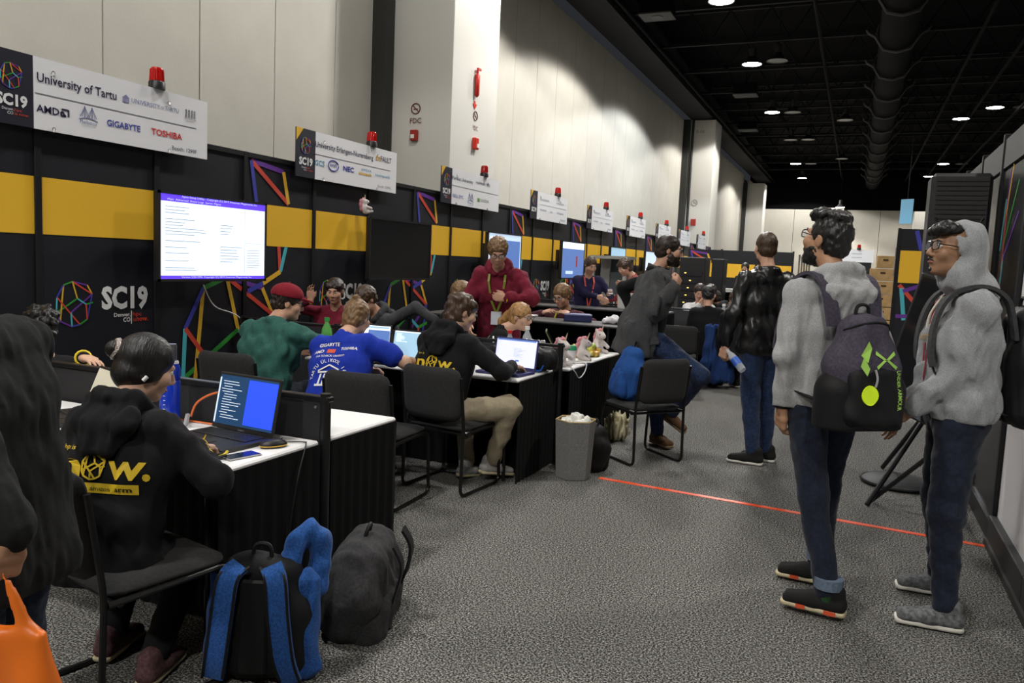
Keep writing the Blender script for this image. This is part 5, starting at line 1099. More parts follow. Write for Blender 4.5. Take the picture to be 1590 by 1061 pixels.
for (xy, hd_, lab, hr, ht) in [((-2.35, 18.9), -100, 'dark haired woman standing far off by the yellow wall', 'black', 1.72), ((-1.15, 15.6), 90, 'far person with dark hair in black, right of the leather jacket', 'black', 1.52)]:
    p = Person(xy, hd_, ht, lab, 16); p.headset(10, 5, 0); p.body(SK['tan']); p.top(BLK, 'top', seed=81); p.pants(DJEANS); p.shoes(SHOEB, SOLEW); p.hair(HAIRM[hr], 'long', vol=1.1)
# P1: person at the left edge of the picture
p = Person((-1.90, 1.25), 196, 1.58, 'person in a black jacket and jeans at the left edge, holding an orange bag', 2.0, build=1.08, lean=9)
p.arm(-1, p.W((-1.55, 1.08, .90)), (-.2, -1, -.2)); p.arm(1, p.W((-2.2, 1.45, .80))); p.headset(30, 10, 0); p.body(SK['tan'], hd={-1: dict(d=p.W((-1.57, 1.06, .80))-p.W((-1.55, 1.08, .90)), n=(.2, .9, -.2), curl=.85)}); p.top(cloth('black_jacket', (.012, .013, .013), .1), 'jacket', .024, seed=90, hem=.11, fold=.005); p.pants(cloth('dusky_jeans', (.014, .022, .036), .3), 'jeans', seed=91, fold=.006); p.shoes(SHOEB, SOLEW); p.hair(HAIRM['black'], 'short'); p1 = p
# ---------------------------------------------------------------- laptops
DKPL = mat('dark_laptop_plastic', (.014, .014, .015), .4); KEYM = mat('key_black', (.02, .02, .021), .5); SILV = mat('silver_lid', (.42, .42, .43), .35, metal=.6)
def laptop(x, y, z, head, label, wd=.36, dp=.25, ang=105, body=None, scr=None, deco=None):
    t = thing('laptop', label, 'laptop', (x, y, z), math.radians(head-90)); body = body or DKPL
    b = MB().box((0, -dp/2, .010), (wd, dp, .020), ch=.004).build('base', body, t)
    mb = MB(); kw = (wd-.06)/14
    for r in range(5):
        for c in range(14): mb.box((-wd/2+.03+kw*(c+.5), -.03-.021*r, .0215), (kw*.86, .018, .004))
    k_ = mb.build('keyboard', KEYM, b); k_['kind'] = 'stuff'; MB().box((0, -dp*.78, .0205), (.11, .07, .002)).build('touchpad', KEYM, b)
    a = math.radians(ang-90); R = Matrix.Rotation(-a, 3, 'X'); hs = dp*.93
    l = MB().box((0, 0, hs/2), (wd, .010, hs), ch=.004).build('lid', body, t, loc=(0, .004, .018), rot=(-a, 0, 0))
    s = MB().box((0, -.0062, hs/2+.004), (wd-.024, .002, hs-.034)).build('screen', scr or SCRPALE, l)
    if deco: deco(s, wd, hs)
    return t, l
NY = Vector((0, -1, 0)); PXV = Vector((1, 0, 0))
def lines(s, x0, x1, z0, z1, n, m, th=.0022, seed=1, indent=.3):
    r = random.Random(seed); mb = MB()
    for i in range(n):
        z = z1-(z1-z0)*i/max(1, n-1); a = x0+(x1-x0)*indent*r.random(); b = a+(x1-a)*(.35+.65*r.random()); mb.bar((a, -.0075, z), (b, -.0075, z), th, NY, .0006)
    mb.build('screen_text', m, s)['kind'] = 'stuff'
def dk1(s, w, h):
    MB().box((w*.235, -.0078, h*.52), (w*.46, .001, h*.78)).build('blue_terminal', ROYAL, s); lines(s, -w*.42, -.02, h*.2, h*.84, 15, LTXT, .0024, 3, .15); lines(s, .015, w*.44, h*.40, h*.86, 9, LTXT, .0024, 4, .1)
    MB().box((-w*.46, -.0078, h*.5), (.008, .001, h*.8)).build('dock_bar', SCRPALE, s)
t, l = laptop(-2.40, 2.655, .75, 84, 'black gaming laptop with dark and bright blue code windows, near the table edge', .38, .27, 102, scr=DKSCR, deco=dk1)
text_obj(l, 'GIGABYTE', (0, -.0062, .005), PXV, Un, .006, INKG, align='C')
laptop(-3.22, 2.60, .75, 70, 'grey laptop beyond the woman with the bun, pale picture on screen', .34, .23, 112, scr=mat('screen_tan', (.45, .42, .33), .3, emit=.5))
def dk2(s, w, h): MB().box((w*.26, -.0078, h*.45), (w*.42, .001, h*.74)).build('blue_window', SCRBLUE, s); MB().box((0, -.0078, h*.9), (w*.9, .001, .014)).build('title_bar', SCRSKY, s)
laptop(-3.50, 5.22, .75, 96, 'large black laptop with a white page, in front of the blue T-shirt', .44, .28, 100, scr=SCRW, deco=dk2)
def dk3(s, w, h): MB().box((0, -.0078, h*.93), (w*.9, .001, .008)).build('title_bar', SCRW, s); lines(s, -w*.42, -w*.1, h*.6, h*.86, 7, SCRW, .004, 7, .05)
laptop(-3.10, 5.26, .75, 90, 'black laptop with a plain blue grey screen right of the blue T-shirt', .36, .25, 102, scr=SCRSKY, deco=dk3)
def dk4(s, w, h): MB().box((.02, -.0078, h*.28), (.03, .001, .012)).build('button', SCRBLUE, s); lines(s, -w*.05, w*.25, h*.4, h*.66, 7, SCRBLUE, .0014, 9, .05); MB().box((0, -.0078, h*.93), (w*.9, .001, .012)).build('title_bar', SCRBLUE, s)
laptop(-2.27, 5.35, .75, 84, 'dark blue laptop with a pale lilac page, used by the man in beige trousers', .36, .25, 100, body=mat('navy_laptop', (.035, .035, .13), .4), scr=screen_mat('screen_lilac', (.58, .60, .92), .8), deco=dk4)
laptop(-2.45, 6.75, .75, 200, 'laptop with a greenish lid standing open on the snack table', .33, .23, 118, body=mat('olive_lid', (.14, .15, .075), .35, metal=.3), scr=SCROFF)
laptop(-3.25, 7.60, .99, -90, 'white laptop lid on the black counter, left of the man in the cardigan', .36, .24, 100, body=mat('white_lid', (.7, .69, .66), .4), scr=SCRPALE)
laptop(-2.75, 10.4, .99, -90, 'white laptop on the second black counter, left of the coat', .36, .22, 100, body=MATS['white_lid'], scr=SCRPALE)
laptop(-3.55, 7.75, .99, 60, 'black laptop open on the counter right of the man in maroon', .38, .26, 95, scr=SCROFF)
# ---------------------------------------------------------------- things on the nearest table
BLUEB = mat('blue_bottle', (.008, .035, .42), .15, coat=.4); CLEAR = mat('clear_plastic', (.75, .8, .85), .08, alpha=.35)
t = thing('water_bottle', 'tall blue sports bottle with a white carry loop on the nearest table', 'bottle', (-2.82, 2.66, .75))
MB().lathe([(.0, 0), (.042, .002), (.045, .01), (.045, .20), (.042, .205), (.045, .21), (.045, .26), (.036, .285), (.0, .287)], n=24).build('body', BLUEB, t, True); MB().lathe([(.030, .285), (.030, .36), (.027, .372), (.0, .374)], n=20).build('cap', mat('smoked_cap', (.09, .09, .095), .15, alpha=.7), t, True)
MB().tube(spline([(.03, -.02, .285), (.05, -.03, .29), (.075, -.05, .315)]), .006, 6).lathe([(.036, .280), (.038, .286), (.036, .294)], n=18).build('carry_loop', MATS['white_plastic'], t, True)
mb = MB()
for i in range(7): mb.box((.012, -.0445, .04+.02*i), (.010, .002, .002))
mb.build('scale_marks', MATS['white_plastic'], t)['kind'] = 'stuff'
t = thing('computer_mouse', 'black mouse with a gold line right of the nearest laptop', 'mouse', (-2.16, 2.58, .75), -.5)
f = Field(.005, .01); f.ell((0, 0, .012), (.033, .058, .024)); f.cut((0, 0, -1), 0); net_obj('shell', [f.mesh()], BLACKP, t); MB().tube([(.033*math.cos(a), .058*math.sin(a), .010) for a in np.linspace(0, 2*PI, 20, endpoint=False)], .0022, 5, closed=True).build('trim_line', INKY, t); MB().box((0, .03, .034), (.008, .018, .006), ch=.002).build('wheel', KEYM, t)
t = thing('smartphone', 'silver phone lying at the edge of the nearest table', 'phone', (-2.16, 2.39, .75), -.25); MB().box((0, 0, .004), (.072, .145, .008), ch=.003).build('body', SILV, t); MB().box((0, 0, .0083), (.066, .135, .001)).build('screen', SCROFF, t)
t = thing('small_keyboard', 'small black keyboard under the hand of the woman with the bun', 'keyboard', (-2.34, 2.30, .75), -.05); MB().box((0, 0, .008), (.30, .11, .016), ch=.004).build('case', DKPL, t)
mb = MB(); [mb.box((-.13+.0235*c, -.035+.023*r, .018), (.019, .018, .006)) for r in range(4) for c in range(12)]; mb.build('keys', KEYM, t)['kind'] = 'stuff'
def cable(name, P, r, m, label, n=6): return tag(MB().tube(spline(P, n), r, 6).build(name, m, None, True), label, 'cable')
ORC = mat('orange_cable', (.72, .16, .04), .5); BKC = mat('black_cable', (.01, .01, .01), .5); WHC = mat('white_cable', (.75, .75, .75), .5); YLC = MATS['yellow_wristband']
t = thing('fibre_cable', 'orange fibre cable with a metal transceiver plug by the blue bottle', 'cable', (0, 0, 0))
MB().tube(spline([(-2.705, 2.67, .80), (-2.69, 2.69, .86), (-2.64, 2.72, .90), (-2.56, 2.74, .92), (-2.46, 2.75, .91)]), .005, 6).build('jacket', ORC, t, True); MB().box((-2.715, 2.655, .785), (.014, .014, .06), Matrix.Rotation(.3, 3, 'Y')).build('transceiver', SILV, t)
cable('fibre_cable', [(-2.95, 2.74, .756), (-2.75, 2.752, .757), (-2.55, 2.755, .757), (-2.45, 2.75, .757)], .004, ORC, 'orange cable lying along the foot of the nearest divider')
cable('power_cable', [(-2.16, 2.66, .757), (-2.10, 2.70, .757), (-2.06, 2.66, .75), (-2.055, 2.60, .60), (-2.055, 2.56, .35), (-2.05, 2.66, .15), (-2.04, 2.72, .02)], .003, BKC, 'thin dark cable hanging from the nearest table to the floor')
cable('charging_cable', [(-2.17, 2.32, .757), (-2.21, 2.24, .757), (-2.28, 2.22, .757), (-2.33, 2.24, .757)], .003, BKC, 'dark charging cable at the silver phone')
cable('yellow_strap', [(-2.23, 2.25, .757), (-2.20, 2.33, .762), (-2.22, 2.38, .765)], .006, YLC, 'yellow strap lying by the small keyboard')
cable('wall_cable', [(PX+.03, 5.29, 1.24), (PX+.035, 5.42, 1.05), (PX+.04, 5.7, .95), (PX+.05, 6.0, .72)], .005, WHC, 'white cable running down the wall below the first monitor')
cable('white_cable', [(-2.0, 5.86, .757), (-1.97, 5.88, .72), (-1.965, 5.98, .66), (-1.965, 6.12, .70), (-1.99, 6.2, .757), (-2.1, 6.22, .757)], .004, WHC, 'white cable looping off the snack table')
# ---------------------------------------------------------------- bags and backpacks
BLUEF = cloth('blue_heather_fabric', (.022, .09, .31), .3, .3, 250, .9, .1, 130); BLKF = cloth('black_nylon', (.009, .009, .010), .1, .3, 180, .6); PURF = cloth('purple_grey_nylon', (.060, .052, .075), .2, .25, 200); CHARF = cloth('charcoal_nylon', (.040, .040, .042), .2, .3, 220); LIME = mat('lime_print', (.35, .62, .10), .5); NEON = mat('neon_disc', (.62, .85, .01), .45, emit=.12)
def pack(name, label, loc, head, m, wd=.31, dp=.2, ht=.47, tilt=(0, 0), pocket=True, h=.009, seed=1, fold=.006, pm=None):
    """local: y outwards from the wearer's back, x to the wearer's left, z up"""
    t = thing(name, label, 'backpack', loc, math.radians(head-90)); t.rotation_euler = (tilt[0], tilt[1], math.radians(head-90))
    f = Field(h, .03); r = dp*.40; f.loft((0, 0, r), (0, 0, ht*.55), wd/2-r, wd/2-r*.95, r*1.05, r*1.1); f.loft((0, 0, ht*.55), (0, -.01, ht-r*.9), wd/2-r*.95, wd/2-r*1.35, r*1.1, r*.9)
    f.disp(folds(fold, .10, seed)); f.cut((0, 0, -1), 0)
    b = net_obj('main_compartment', [f.mesh()], m, t); out = [b]
    if pocket:
        f = Field(h, .02); f.loft((0, dp*.36, .07), (0, dp*.34, ht*.48), wd*.30, wd*.26, dp*.24, dp*.2); f.disp(folds(fold, .08, seed+3)); f.cut((0, 0, -1), -.0); out.append(net_obj('front_pocket', [f.mesh()], pm or m, t))
    mb = MB(); mb.tube(arc_path([(-.035, -.03, ht-.02), (-.03, -.03, ht+.04), (.03, -.03, ht+.04), (.035, -.03, ht-.02)], .03), .008, 6); mb.build('grab_handle', BLKF, t, True)
    return t, out
def arcs(x, z, wd, y): return [(-wd, y*.6, z-.12), (-wd*.9, y, z-.03), (0, y*1.02, z), (wd*.9, y, z-.03), (wd, y*.6, z-.12)]
# worn by the man in light grey
p = p24; bd = -1
o_ = Vector((-.06, 3.98, 0))
hb = math.degrees(p.t.rotation_euler.z)+90+180
dv = Vector((math.cos(math.radians(hb)), math.sin(math.radians(hb)), 0))
t, out = pack('backpack', 'purple black backpack with lime marks worn by the man in light grey', tuple(p.t.location+dv*.255+Vector((0, 0, .90))), hb, PURF, .31, .23, .50, h=.008, seed=6, pm=BLKF)
f = Field(.008, .02); f.loft((0, -.005, .03), (0, .0, .16), .10, .11, .105, .10); f.cut((0, 0, -1), 0); net_obj('bottom_panel', [f.mesh()], BLKF, t)
bvh = BVHTree.FromPolygons([v.co for o in out for v in o.data.vertices], [tuple(i+(0 if o is out[0] else len(out[0].data.vertices)) for i in q.vertices) for o in out for q in o.data.polygons])
def phk(off):
    def g(q):
        hit = bvh.ray_cast(Vector((q[0], 1.0, q[2])), Vector((0, -1, 0))); return (hit[0]+Vector((0, off, 0))) if hit[0] is not None else Vector(q)
    return g
g4 = phk(.005)
def decal(P, m, name):
    Q = [g4(Vector((a, 0, b))) for a, b in P]; MB().add(Q, [tuple(range(len(Q)))]).build(name, m, t)
LX_ = Vector((-1, 0, 0))
decal([(.085, .33), (.045, .39), (.03, .36), (.06, .30)], LIME, 'lime_chevron'); decal([(.095, .285), (.075, .325), (.05, .275), (.07, .245)], LIME, 'lime_chevron')
for s_ in (1, -1):
    decal([(-.035-.012*s_*0, .315+.0*s_), (-.035+.045*s_, .35), (-.035+.05*s_, .335), (-.035+.012*s_, .312)], LIME, 'lime_emblem'); decal([(-.035, .31), (-.035+.012*s_, .312), (-.035+.05*s_, .285), (-.035+.045*s_, .272)], LIME, 'lime_emblem')
Q = [g4(Vector((.055+.042*math.cos(a), 0, .165+.042*math.sin(a)))) for a in np.linspace(0, 2*PI, 20, endpoint=False)]; MB().add(Q+[q+Vector((0, .006, 0)) for q in Q], [tuple(range(20, 40))]+[(i, (i+1) % 20, 20+(i+1) % 20, 20+i) for i in range(20)]).build('neon_disc', NEON, t)
text_obj(t, 'UNDER ARMOUR', Vector((-.085, 0, .27)), Vector((0, 0, -1)), Vector((-1, 0, 0)), .018, LIME, width=.17, hook=lambda q: phk(.005)(q), bold=.02)
MB().tube(spline([tuple(g4(Vector((.02, 0, .27)))), tuple(g4(Vector((.022, 0, .235)))+Vector((0, .012, 0))), tuple(g4(Vector((.03, 0, .20)))+Vector((0, .01, 0)))]), .005, 6).build('zip_pull', SILV, t)
mb = MB(); mb.tube([tuple(g4(Vector((a, 0, b)))) for a, b in arcs(0, .46, .11, .1) for a, b in [(a, .46-.35*(abs(a)/.11)**3*.3)]] if False else [tuple(g4(Vector((.11*math.sin(u), 0, .42+.05*math.cos(u))))) for u in np.linspace(-1.4, 1.4, 12)], .005, 5); mb.build('zip', BLKF, t)
inv = t.matrix_basis.inverted()
def strap(person, t, q, m, w_=.065, th=.016):
    S = person.S; Wd = lambda v: person.t.matrix_basis @ Vector(v)
    pts = [S(q*.10, .36, -.175), S(q*.115, .53, -.125), S(q*.115, .585, -.02), S(q*.118, .535, .10), S(q*.125, .40, .155), S(q*.15, .22, .15), S(q*.185, .10, .06), S(q*.17, .05, -.08), S(q*.13, .03, -.16)]
    iv = t.matrix_basis.inverted(); P = [iv @ Wd(v) for v in pts]; P = spline(P, 5); sd = (iv.to_3x3() @ (person.t.matrix_basis.to_3x3() @ Vector(person.lat))).normalized()
    k = int(len(P)*.62); MB().ribbon(P[:k+1], w_, tuple(sd), th).build('shoulder_strap', m, t, True); MB().ribbon(P[k:], w_*.45, tuple(sd), .005).build('strap_webbing', BLKF, t)
for q in (1, -1): strap(p, t, q, PURF)
# worn by the hooded man
p = p25; hb = math.degrees(p.t.rotation_euler.z)+90+180; dv = Vector((math.cos(math.radians(hb)), math.sin(math.radians(hb)), 0))
t, out = pack('backpack', 'black backpack on the hooded man at the right edge', tuple(p.t.location+dv*.255+Vector((0, 0, .92))), hb, BLKF, .32, .21, .54, h=.010, seed=16)
for q in (1, -1): strap(p, t, q, CHARF)
# standing on the floor by the nearest table
t, out = pack('backpack', 'blue and black backpack standing on the carpet, shoulder straps towards the camera', (-1.90, 2.22, 0), 112, BLKF, .36, .22, .46, h=.007, seed=26, tilt=(-.06, 0))
f = Field(.007, .03)
for q in (1, -1): f.loft((q*.165, .0, .05), (q*.155, .0, .36), .0, .0, .055, .045, (0, 1, 0))
f.disp(folds(.006, .07, 29)); f.cut((0, 0, -1), 0); net_obj('blue_side_panels', [f.mesh()], BLUEF, t)
for q in (1, -1):
    P = spline([(q*.055, -.10, .44), (q*.085, -.135, .40), (q*.10, -.14, .27), (q*.12, -.13, .12), (q*.14, -.10, .03)], 6); MB().ribbon(P, .075, (1, 0, 0), .018).build('shoulder_strap', BLUEF, t, True); MB().ribbon([v+Vector((q*-.036, -.011, 0)) for v in P], .009, (1, 0, 0), .005).build('strap_piping', BLKF, t); MB().ribbon([v+Vector((q*.036, -.011, 0)) for v in P], .009, (1, 0, 0), .005).build('strap_piping', BLKF, t)
MB().box((0, -.105, .22), (.10, .02, .34), ch=.008).build('back_pad', BLKF, t)
f = Field(.007, .02); f.chain([(.08, .0, .40), (.11, .03, .49), (.15, .06, .53), (.185, .08, .50), (.19, .07, .40), (.17, .05, .33)], [.045, .040, .036, .036, .042, .05]); f.disp(folds(.006, .07, 28)); net_obj('open_flap', [f.mesh()], BLUEF, t)
t, out = pack('backpack', 'charcoal backpack slumped on the carpet in front of the black skirt', (-1.88, 2.74, .0), 18, CHARF, .48, .30, .42, h=.008, seed=36, tilt=(-.28, .12))
MB().ribbon(spline([(-.08, .10, .45), (-.085, .155, .38), (-.085, .165, .25), (-.085, .14, .08)], 6), .05, (1, 0, 0), .012).build('shoulder_strap', BLKF, t, True); MB().ribbon(spline([(.08, .10, .45), (.085, .155, .38), (.085, .165, .25), (.10, .16, .05), (.13, .2, -.04)], 6), .04, (1, 0, 0), .010).build('shoulder_strap', BLKF, t, True)
MB().tube(spline([(-.085, .172, .34), (-.075, .176, .30), (-.09, .172, .25)]), .003, 5).build('reflective_line', SILV, t); MB().ribbon(spline([(.03, .12, .10), (.04, .20, .05), (.04, .23, -.02)], 4), .028, (1, 0, 0), .005).build('loose_webbing', BLKF, t)
t, out = pack('backpack', 'blue backpack sitting on the chair seat below the grey coat', (-1.66, 6.30, .475), 215, cloth('bright_blue_nylon', (.018, .075, .27), .15), .30, .22, .44, h=.010, seed=46, tilt=(.08, 0))
t, out = pack('backpack', 'black backpack on the carpet behind the grey waste bin', (-1.78, 5.72, 0), 60, BLKF, .28, .2, .36, h=.012, seed=56, tilt=(-.15, .1))
t = thing('blue_jacket', 'blue jacket hanging over the chair left of the leather jacket', 'jacket', (-1.60, 10.66, 0), .2); f = Field(.014, .03); f.loft((0, 0, .80), (0, -.02, .14), .12, .17, .055, .06); f.disp(folds(.016, .12, 66, stretch=(1.3, 1.3, .3))); net_obj('shell', [f.mesh()], cloth('denim_blue_fabric', (.02, .05, .17)), t)
t = thing('plastic_bag', 'cream plastic bag on the carpet under the coat man', 'bag', (-1.90, 6.86, 0)); f = Field(.010, .03); f.ell((0, 0, .09), (.13, .10, .11)); f.ell((.03, 0, .18), (.09, .05, .07)); f.disp(folds(.018, .05, 67, 9, (1.6, 1.6, .3))); f.cut((0, 0, -1), 0); net_obj('film', [f.mesh()], mat('cream_film', (.50, .45, .28), .3), t)
t = thing('duffel_bag', 'black duffel bag with blue piping lying on the table by the divider', 'bag', (-2.22, 5.52, .75), .1); f = Field(.009, .03); f.loft((-.22, 0, .10), (.14, 0, .09), .0, .0, .10, .085); f.disp(folds(.010, .09, 68)); f.cut((0, 0, -1), 0); net_obj('body', [f.mesh()], BLKF, t)
BP = mat('blue_piping', (.02, .18, .75), .4); MB().tube(spline([(-.17, -.07, .15), (-.19, -.10, .06), (-.12, -.11, .02), (-.03, -.10, .09), (.03, -.10, .11), (.06, -.095, .03), (.12, -.09, .02), (.15, -.06, .13)], 6), .007, 6).build('piping', BP, t, True)
# orange carrier bag held by the person at the left edge
t = thing('carrier_bag', 'orange and white carrier bag hanging from a hand at the left edge', 'bag', (-1.62, 1.03, .38), .3); f = Field(.009, .02); f.loft((0, 0, .0), (0, 0, .36), .15, .13, .045, .022); f.cap((-.10, 0, .37), (.03, 0, .50), .014, .010); f.cap((.10, 0, .37), (.05, 0, .50), .014, .010); f.disp(folds(.008, .12, 69)); net_obj('film', [f.mesh()], None, t, mats=[mat('orange_film', (.80, .17, .01), .4), mat('blue_film', (.03, .08, .55), .4), mat('white_film', (.75, .75, .78), .4)], mfn=lambda c: np.where((c[:, 0] < .03) & (c[:, 2] < .34), np.where(c[:, 2] < .27, 2, 1), 0))
# ---------------------------------------------------------------- bin, tape, snack table
t = thing('waste_bin', 'grey textured paper waste bin full of rubbish at the end of the orange tape', 'bin', (-1.80, 5.45, 0), .55); GR = mat('grey_felt_board', (.16, .16, .155), .9, bump=.3, bscale=200, var=.25, vscale=150); CARD = mat('kraft_card', (.42, .31, .13), .8)
V = []; hx = [(.13*math.cos(a), .13*math.sin(a)) for a in np.linspace(0, 2*PI, 6, endpoint=False)]
for i in range(6):
    a, b = hx[i], hx[(i+1) % 6]; k = 1.16; MB().add([(a[0], a[1], .005), (b[0], b[1], .005), (b[0]*k, b[1]*k, .43), (a[0]*k, a[1]*k, .43), (a[0]*.96, a[1]*.96, .005), (b[0]*.96, b[1]*.96, .005), (b[0]*k*.97, b[1]*k*.97, .43), (a[0]*k*.97, a[1]*k*.97, .43)], [(0, 1, 2, 3), (7, 6, 5, 4), (3, 2, 6, 7), (0, 4, 5, 1), (0, 3, 7, 4), (1, 5, 6, 2)]).build('side_board', [GR], t)
MB().add([(x*.95, y*.95, .01) for x, y in hx], [tuple(range(6))]).build('bottom', CARD, t)
mb = MB().tube([(x*1.13, y*1.13, .432) for x, y in hx], .006, 5, closed=True); mb.build('rim', CARD, t)
r = random.Random(4)
for i in range(5):
    f = Field(.010, .02); c = ((-.07, -.02), (.0, .08), (0, 0), (.07, .02), (.02, -.08))[i]+(.43+.02*r.random()+(.03 if i == 2 else 0),); f.ell(c, (.048, .044, .045)); f.disp(folds(.012, .05, 100+i)); o = thing('crumpled_paper', 'crumpled white paper sticking out of the grey waste bin', 'rubbish', (-1.80, 5.45, -.03), .55, 'rubbish in the grey bin'); o['label'] = ['crumpled white paper at the left rim of the grey waste bin', 'crumpled white paper at the back of the grey waste bin', 'crumpled white paper on top in the middle of the grey waste bin', 'crumpled white paper at the right rim of the grey waste bin', 'crumpled white paper at the front rim of the grey waste bin'][i]; net_obj('sheet', [f.mesh()], mat('paper_white', (.75, .75, .70), .6), o, smooth=False)
tp = MB(); a, b = Vector((-1.62, 5.53, .0)), Vector((.84, 5.34, .0)); n = (b-a).normalized().cross(Un)*.022; tp.add([a-n, a+n, b+n, b-n, a-n+Un*.003, a+n+Un*.003, b+n+Un*.003, b-n+Un*.003], [(0, 3, 2, 1), (4, 5, 6, 7), (0, 1, 5, 4), (1, 2, 6, 5), (2, 3, 7, 6), (3, 0, 4, 7)])
tag(tp.build('floor_tape', mat('orange_tape', (.85, .085, .02), .5)), 'orange tape line stuck across the carpet', 'tape')
def unicorn(x, y, z, rz, label, sc=1.0, tilt=0):
    t = thing('plush_unicorn', label, 'plush toy', (x, y, z), rz); t.rotation_euler = (tilt, 0, rz); W_ = mat('plush_white', (.62, .56, .54), .95, sheen=.3, bump=.4, bscale=150); PK = mat('plush_pink', (.60, .22, .27), .95, sheen=.3, bump=.4, bscale=150)
    f = Field(.009*sc, .02); f.ell((0, 0, .10*sc), A3((.060, .065, .10))*sc); f.ell((0, .03*sc, .22*sc), A3((.050, .060, .052))*sc); f.ell((0, .085*sc, .205*sc), A3((.034, .036, .032))*sc)
    for q in (1, -1): f.cap((q*.05*sc, .03*sc, .13*sc), (q*.075*sc, .09*sc, .08*sc), .022*sc); f.cap((q*.04*sc, .03*sc, .03*sc), (q*.055*sc, .10*sc, .022*sc), .026*sc, .022*sc); f.cap((q*.035*sc, .01*sc, .26*sc), (q*.045*sc, .0, .295*sc), .014*sc, .006*sc)
    f.cut((0, 0, -1), 0); net_obj('body', [f.mesh()], W_, t); f = Field(.009*sc, .012)
    f.chain([A3((0, .03, .275))*sc, A3((0, -.03, .255))*sc, A3((0, -.055, .19))*sc, A3((0, -.07, .10))*sc], [.026*sc]*4); f.disp(folds(.006*sc, .03, 5)); net_obj('mane', [f.mesh()], PK, t)
    MB().cyl((0, .055*sc, .26*sc), (0, .085*sc, .345*sc), .012*sc, .002*sc, 8).build('horn', mat('horn_cream', (.65, .50, .32), .5), t, True); [MB().sphere((q*.040*sc, .075*sc, .228*sc), .007*sc, 8, 6).build('eye', EYED, t) for q in (1, -1)]
unicorn(-2.12, 5.93, .75, -1.9, 'white and pink plush unicorn nearest the divider on the snack table', .78); unicorn(-2.08, 6.36, .75, -1.2, 'slim plush unicorn beside the snack bags', .70); unicorn(-2.15, 7.05, .75, -2.2, 'plush unicorn at the far end of the snack table', .78)
unicorn(-5.13, 7.64, 2.02, -.6, 'small pink plush unicorn hung below the second booth sign', .62, .35)
t = thing('snack_bag', 'big green and orange bag of snacks on the white table', 'snack bag', (-2.16, 6.68, .75), 1.2); f = Field(.008, .02); f.loft((-.12, 0, .045), (.12, 0, .045), 0, 0, .06, .055); f.ell((0, 0, .03), (.17, .09, .03)); f.disp(folds(.012, .06, 77)); f.cut((0, 0, -1), 0); net_obj('foil', [f.mesh()], mat('snack_foil', (.75, .35, .08), .35, col2=(.42, .65, .10), vscale=14), t)
t = thing('snack_bag', 'small crumpled silver bag standing left of the plush unicorn', 'snack bag', (-2.38, 6.02, .75), .4); f = Field(.008, .02); f.loft((0, 0, .03), (0, 0, .17), .06, .08, .03, .008); f.disp(folds(.010, .06, 78)); f.cut((0, 0, -1), 0); net_obj('foil', [f.mesh()], mat('silver_foil', (.6, .6, .6), .25, metal=.7), t)
t = thing('crumpled_bag', 'crumpled white plastic on the black counter end', 'bag', (-2.18, 7.58, .99)); f = Field(.010, .02); f.ell((0, 0, .03), (.09, .07, .04)); f.disp(folds(.016, .06, 79)); f.cut((0, 0, -1), 0); net_obj('film', [f.mesh()], MATS['white_film'], t)
def bottle(x, y, z, label, capm, bodym=None, sc=1.0, lab=None, group=None):
    t = thing('plastic_bottle', label, 'bottle', (x, y, z), 0, group); MB().lathe([(0, 0), (.031*sc, .003), (.034*sc, .01), (.034*sc, .12*sc), (.030*sc, .15*sc), (.014*sc, .185*sc), (.013*sc, .20*sc), (0, .2*sc)], n=18).build('body', bodym or CLEAR, t, True); MB().lathe([(0, .198*sc), (.016*sc, .198*sc), (.016*sc, .22*sc), (0, .22*sc)], n=14).build('cap', capm, t, True)
    if lab: MB().lathe([(.0345*sc, .05*sc), (.035*sc, .05*sc), (.035*sc, .11*sc), (.0345*sc, .11*sc)], n=18).build('label_band', lab, t, True)
    return t
WP_ = MATS['white_plastic']; bottle(-2.50, 6.15, .75, 'clear bottle with a white cap on the snack table', WP_, sc=1.25); bottle(-2.55, 5.90, .75, 'clear bottle with a red cap just behind the divider', mat('red_cap', (.6, .03, .02), .4), sc=1.15); bottle(-3.95, 5.35, .75, 'green plastic bottle behind the maroon cap', mat('green_cap', (.03, .3, .06), .4), mat('green_pet', (.15, .5, .12), .15, alpha=.6), 1.3); bottle(-2.05, 11.1, .75, 'white labelled bottle on the far white table', WP_, MATS['white_film'], 1.35); bottle(-1.75, 11.9, .75, 'tall clear bottle on the far table behind the chair', WP_, sc=1.5)
t = thing('drink_cup', 'white cup with a green lid between the plush unicorns', 'cup', (-2.10, 6.16, .75)); MB().lathe([(0, 0), (.030, 0), (.038, .11), (0, .11)], n=18).build('cup', MATS['white_film'], t, True); MB().lathe([(0, .108), (.041, .108), (.041, .118), (.036, .145), (0, .148)], n=18).build('lid', mat('green_lid', (.02, .28, .12), .4), t, True)
for i, (x, y, rz) in enumerate(((-2.20, 6.08, .3), (-2.13, 6.28, 1.1), (-2.3, 6.3, -.4))): tag(MB().box((0, 0, .0015), (.21, .297, .002)).build('paper_sheet', MATS['paper_white'], None, loc=(x, y, .7505+.0025*i), rot=(0, 0, rz)), 'white paper sheet lying on the snack table, %s' % ['nearest the divider', 'topmost under the cup', 'at the back edge'][i], 'paper')
tag(MB().box((0, 0, .002), (.5, .3, .004)).build('paper_sheet', mat('yellow_note', (.8, .65, .1), .6), None, loc=(-2.92, 5.12, .75), rot=(0, 0, .1)), 'yellow note pad by the blue grey laptop', 'paper').scale = (.35, .35, 1)
t = thing('navy_box', 'navy blue box with papers on the black counter', 'box', (-2.55, 7.62, .99), .3); MB().box((0, 0, .035), (.28, .2, .07), ch=.006).build('carton', mat('navy_card', (.012, .02, .09), .5), t); MB().box((.02, 0, .072), (.2, .15, .004)).build('print', INKL, t)
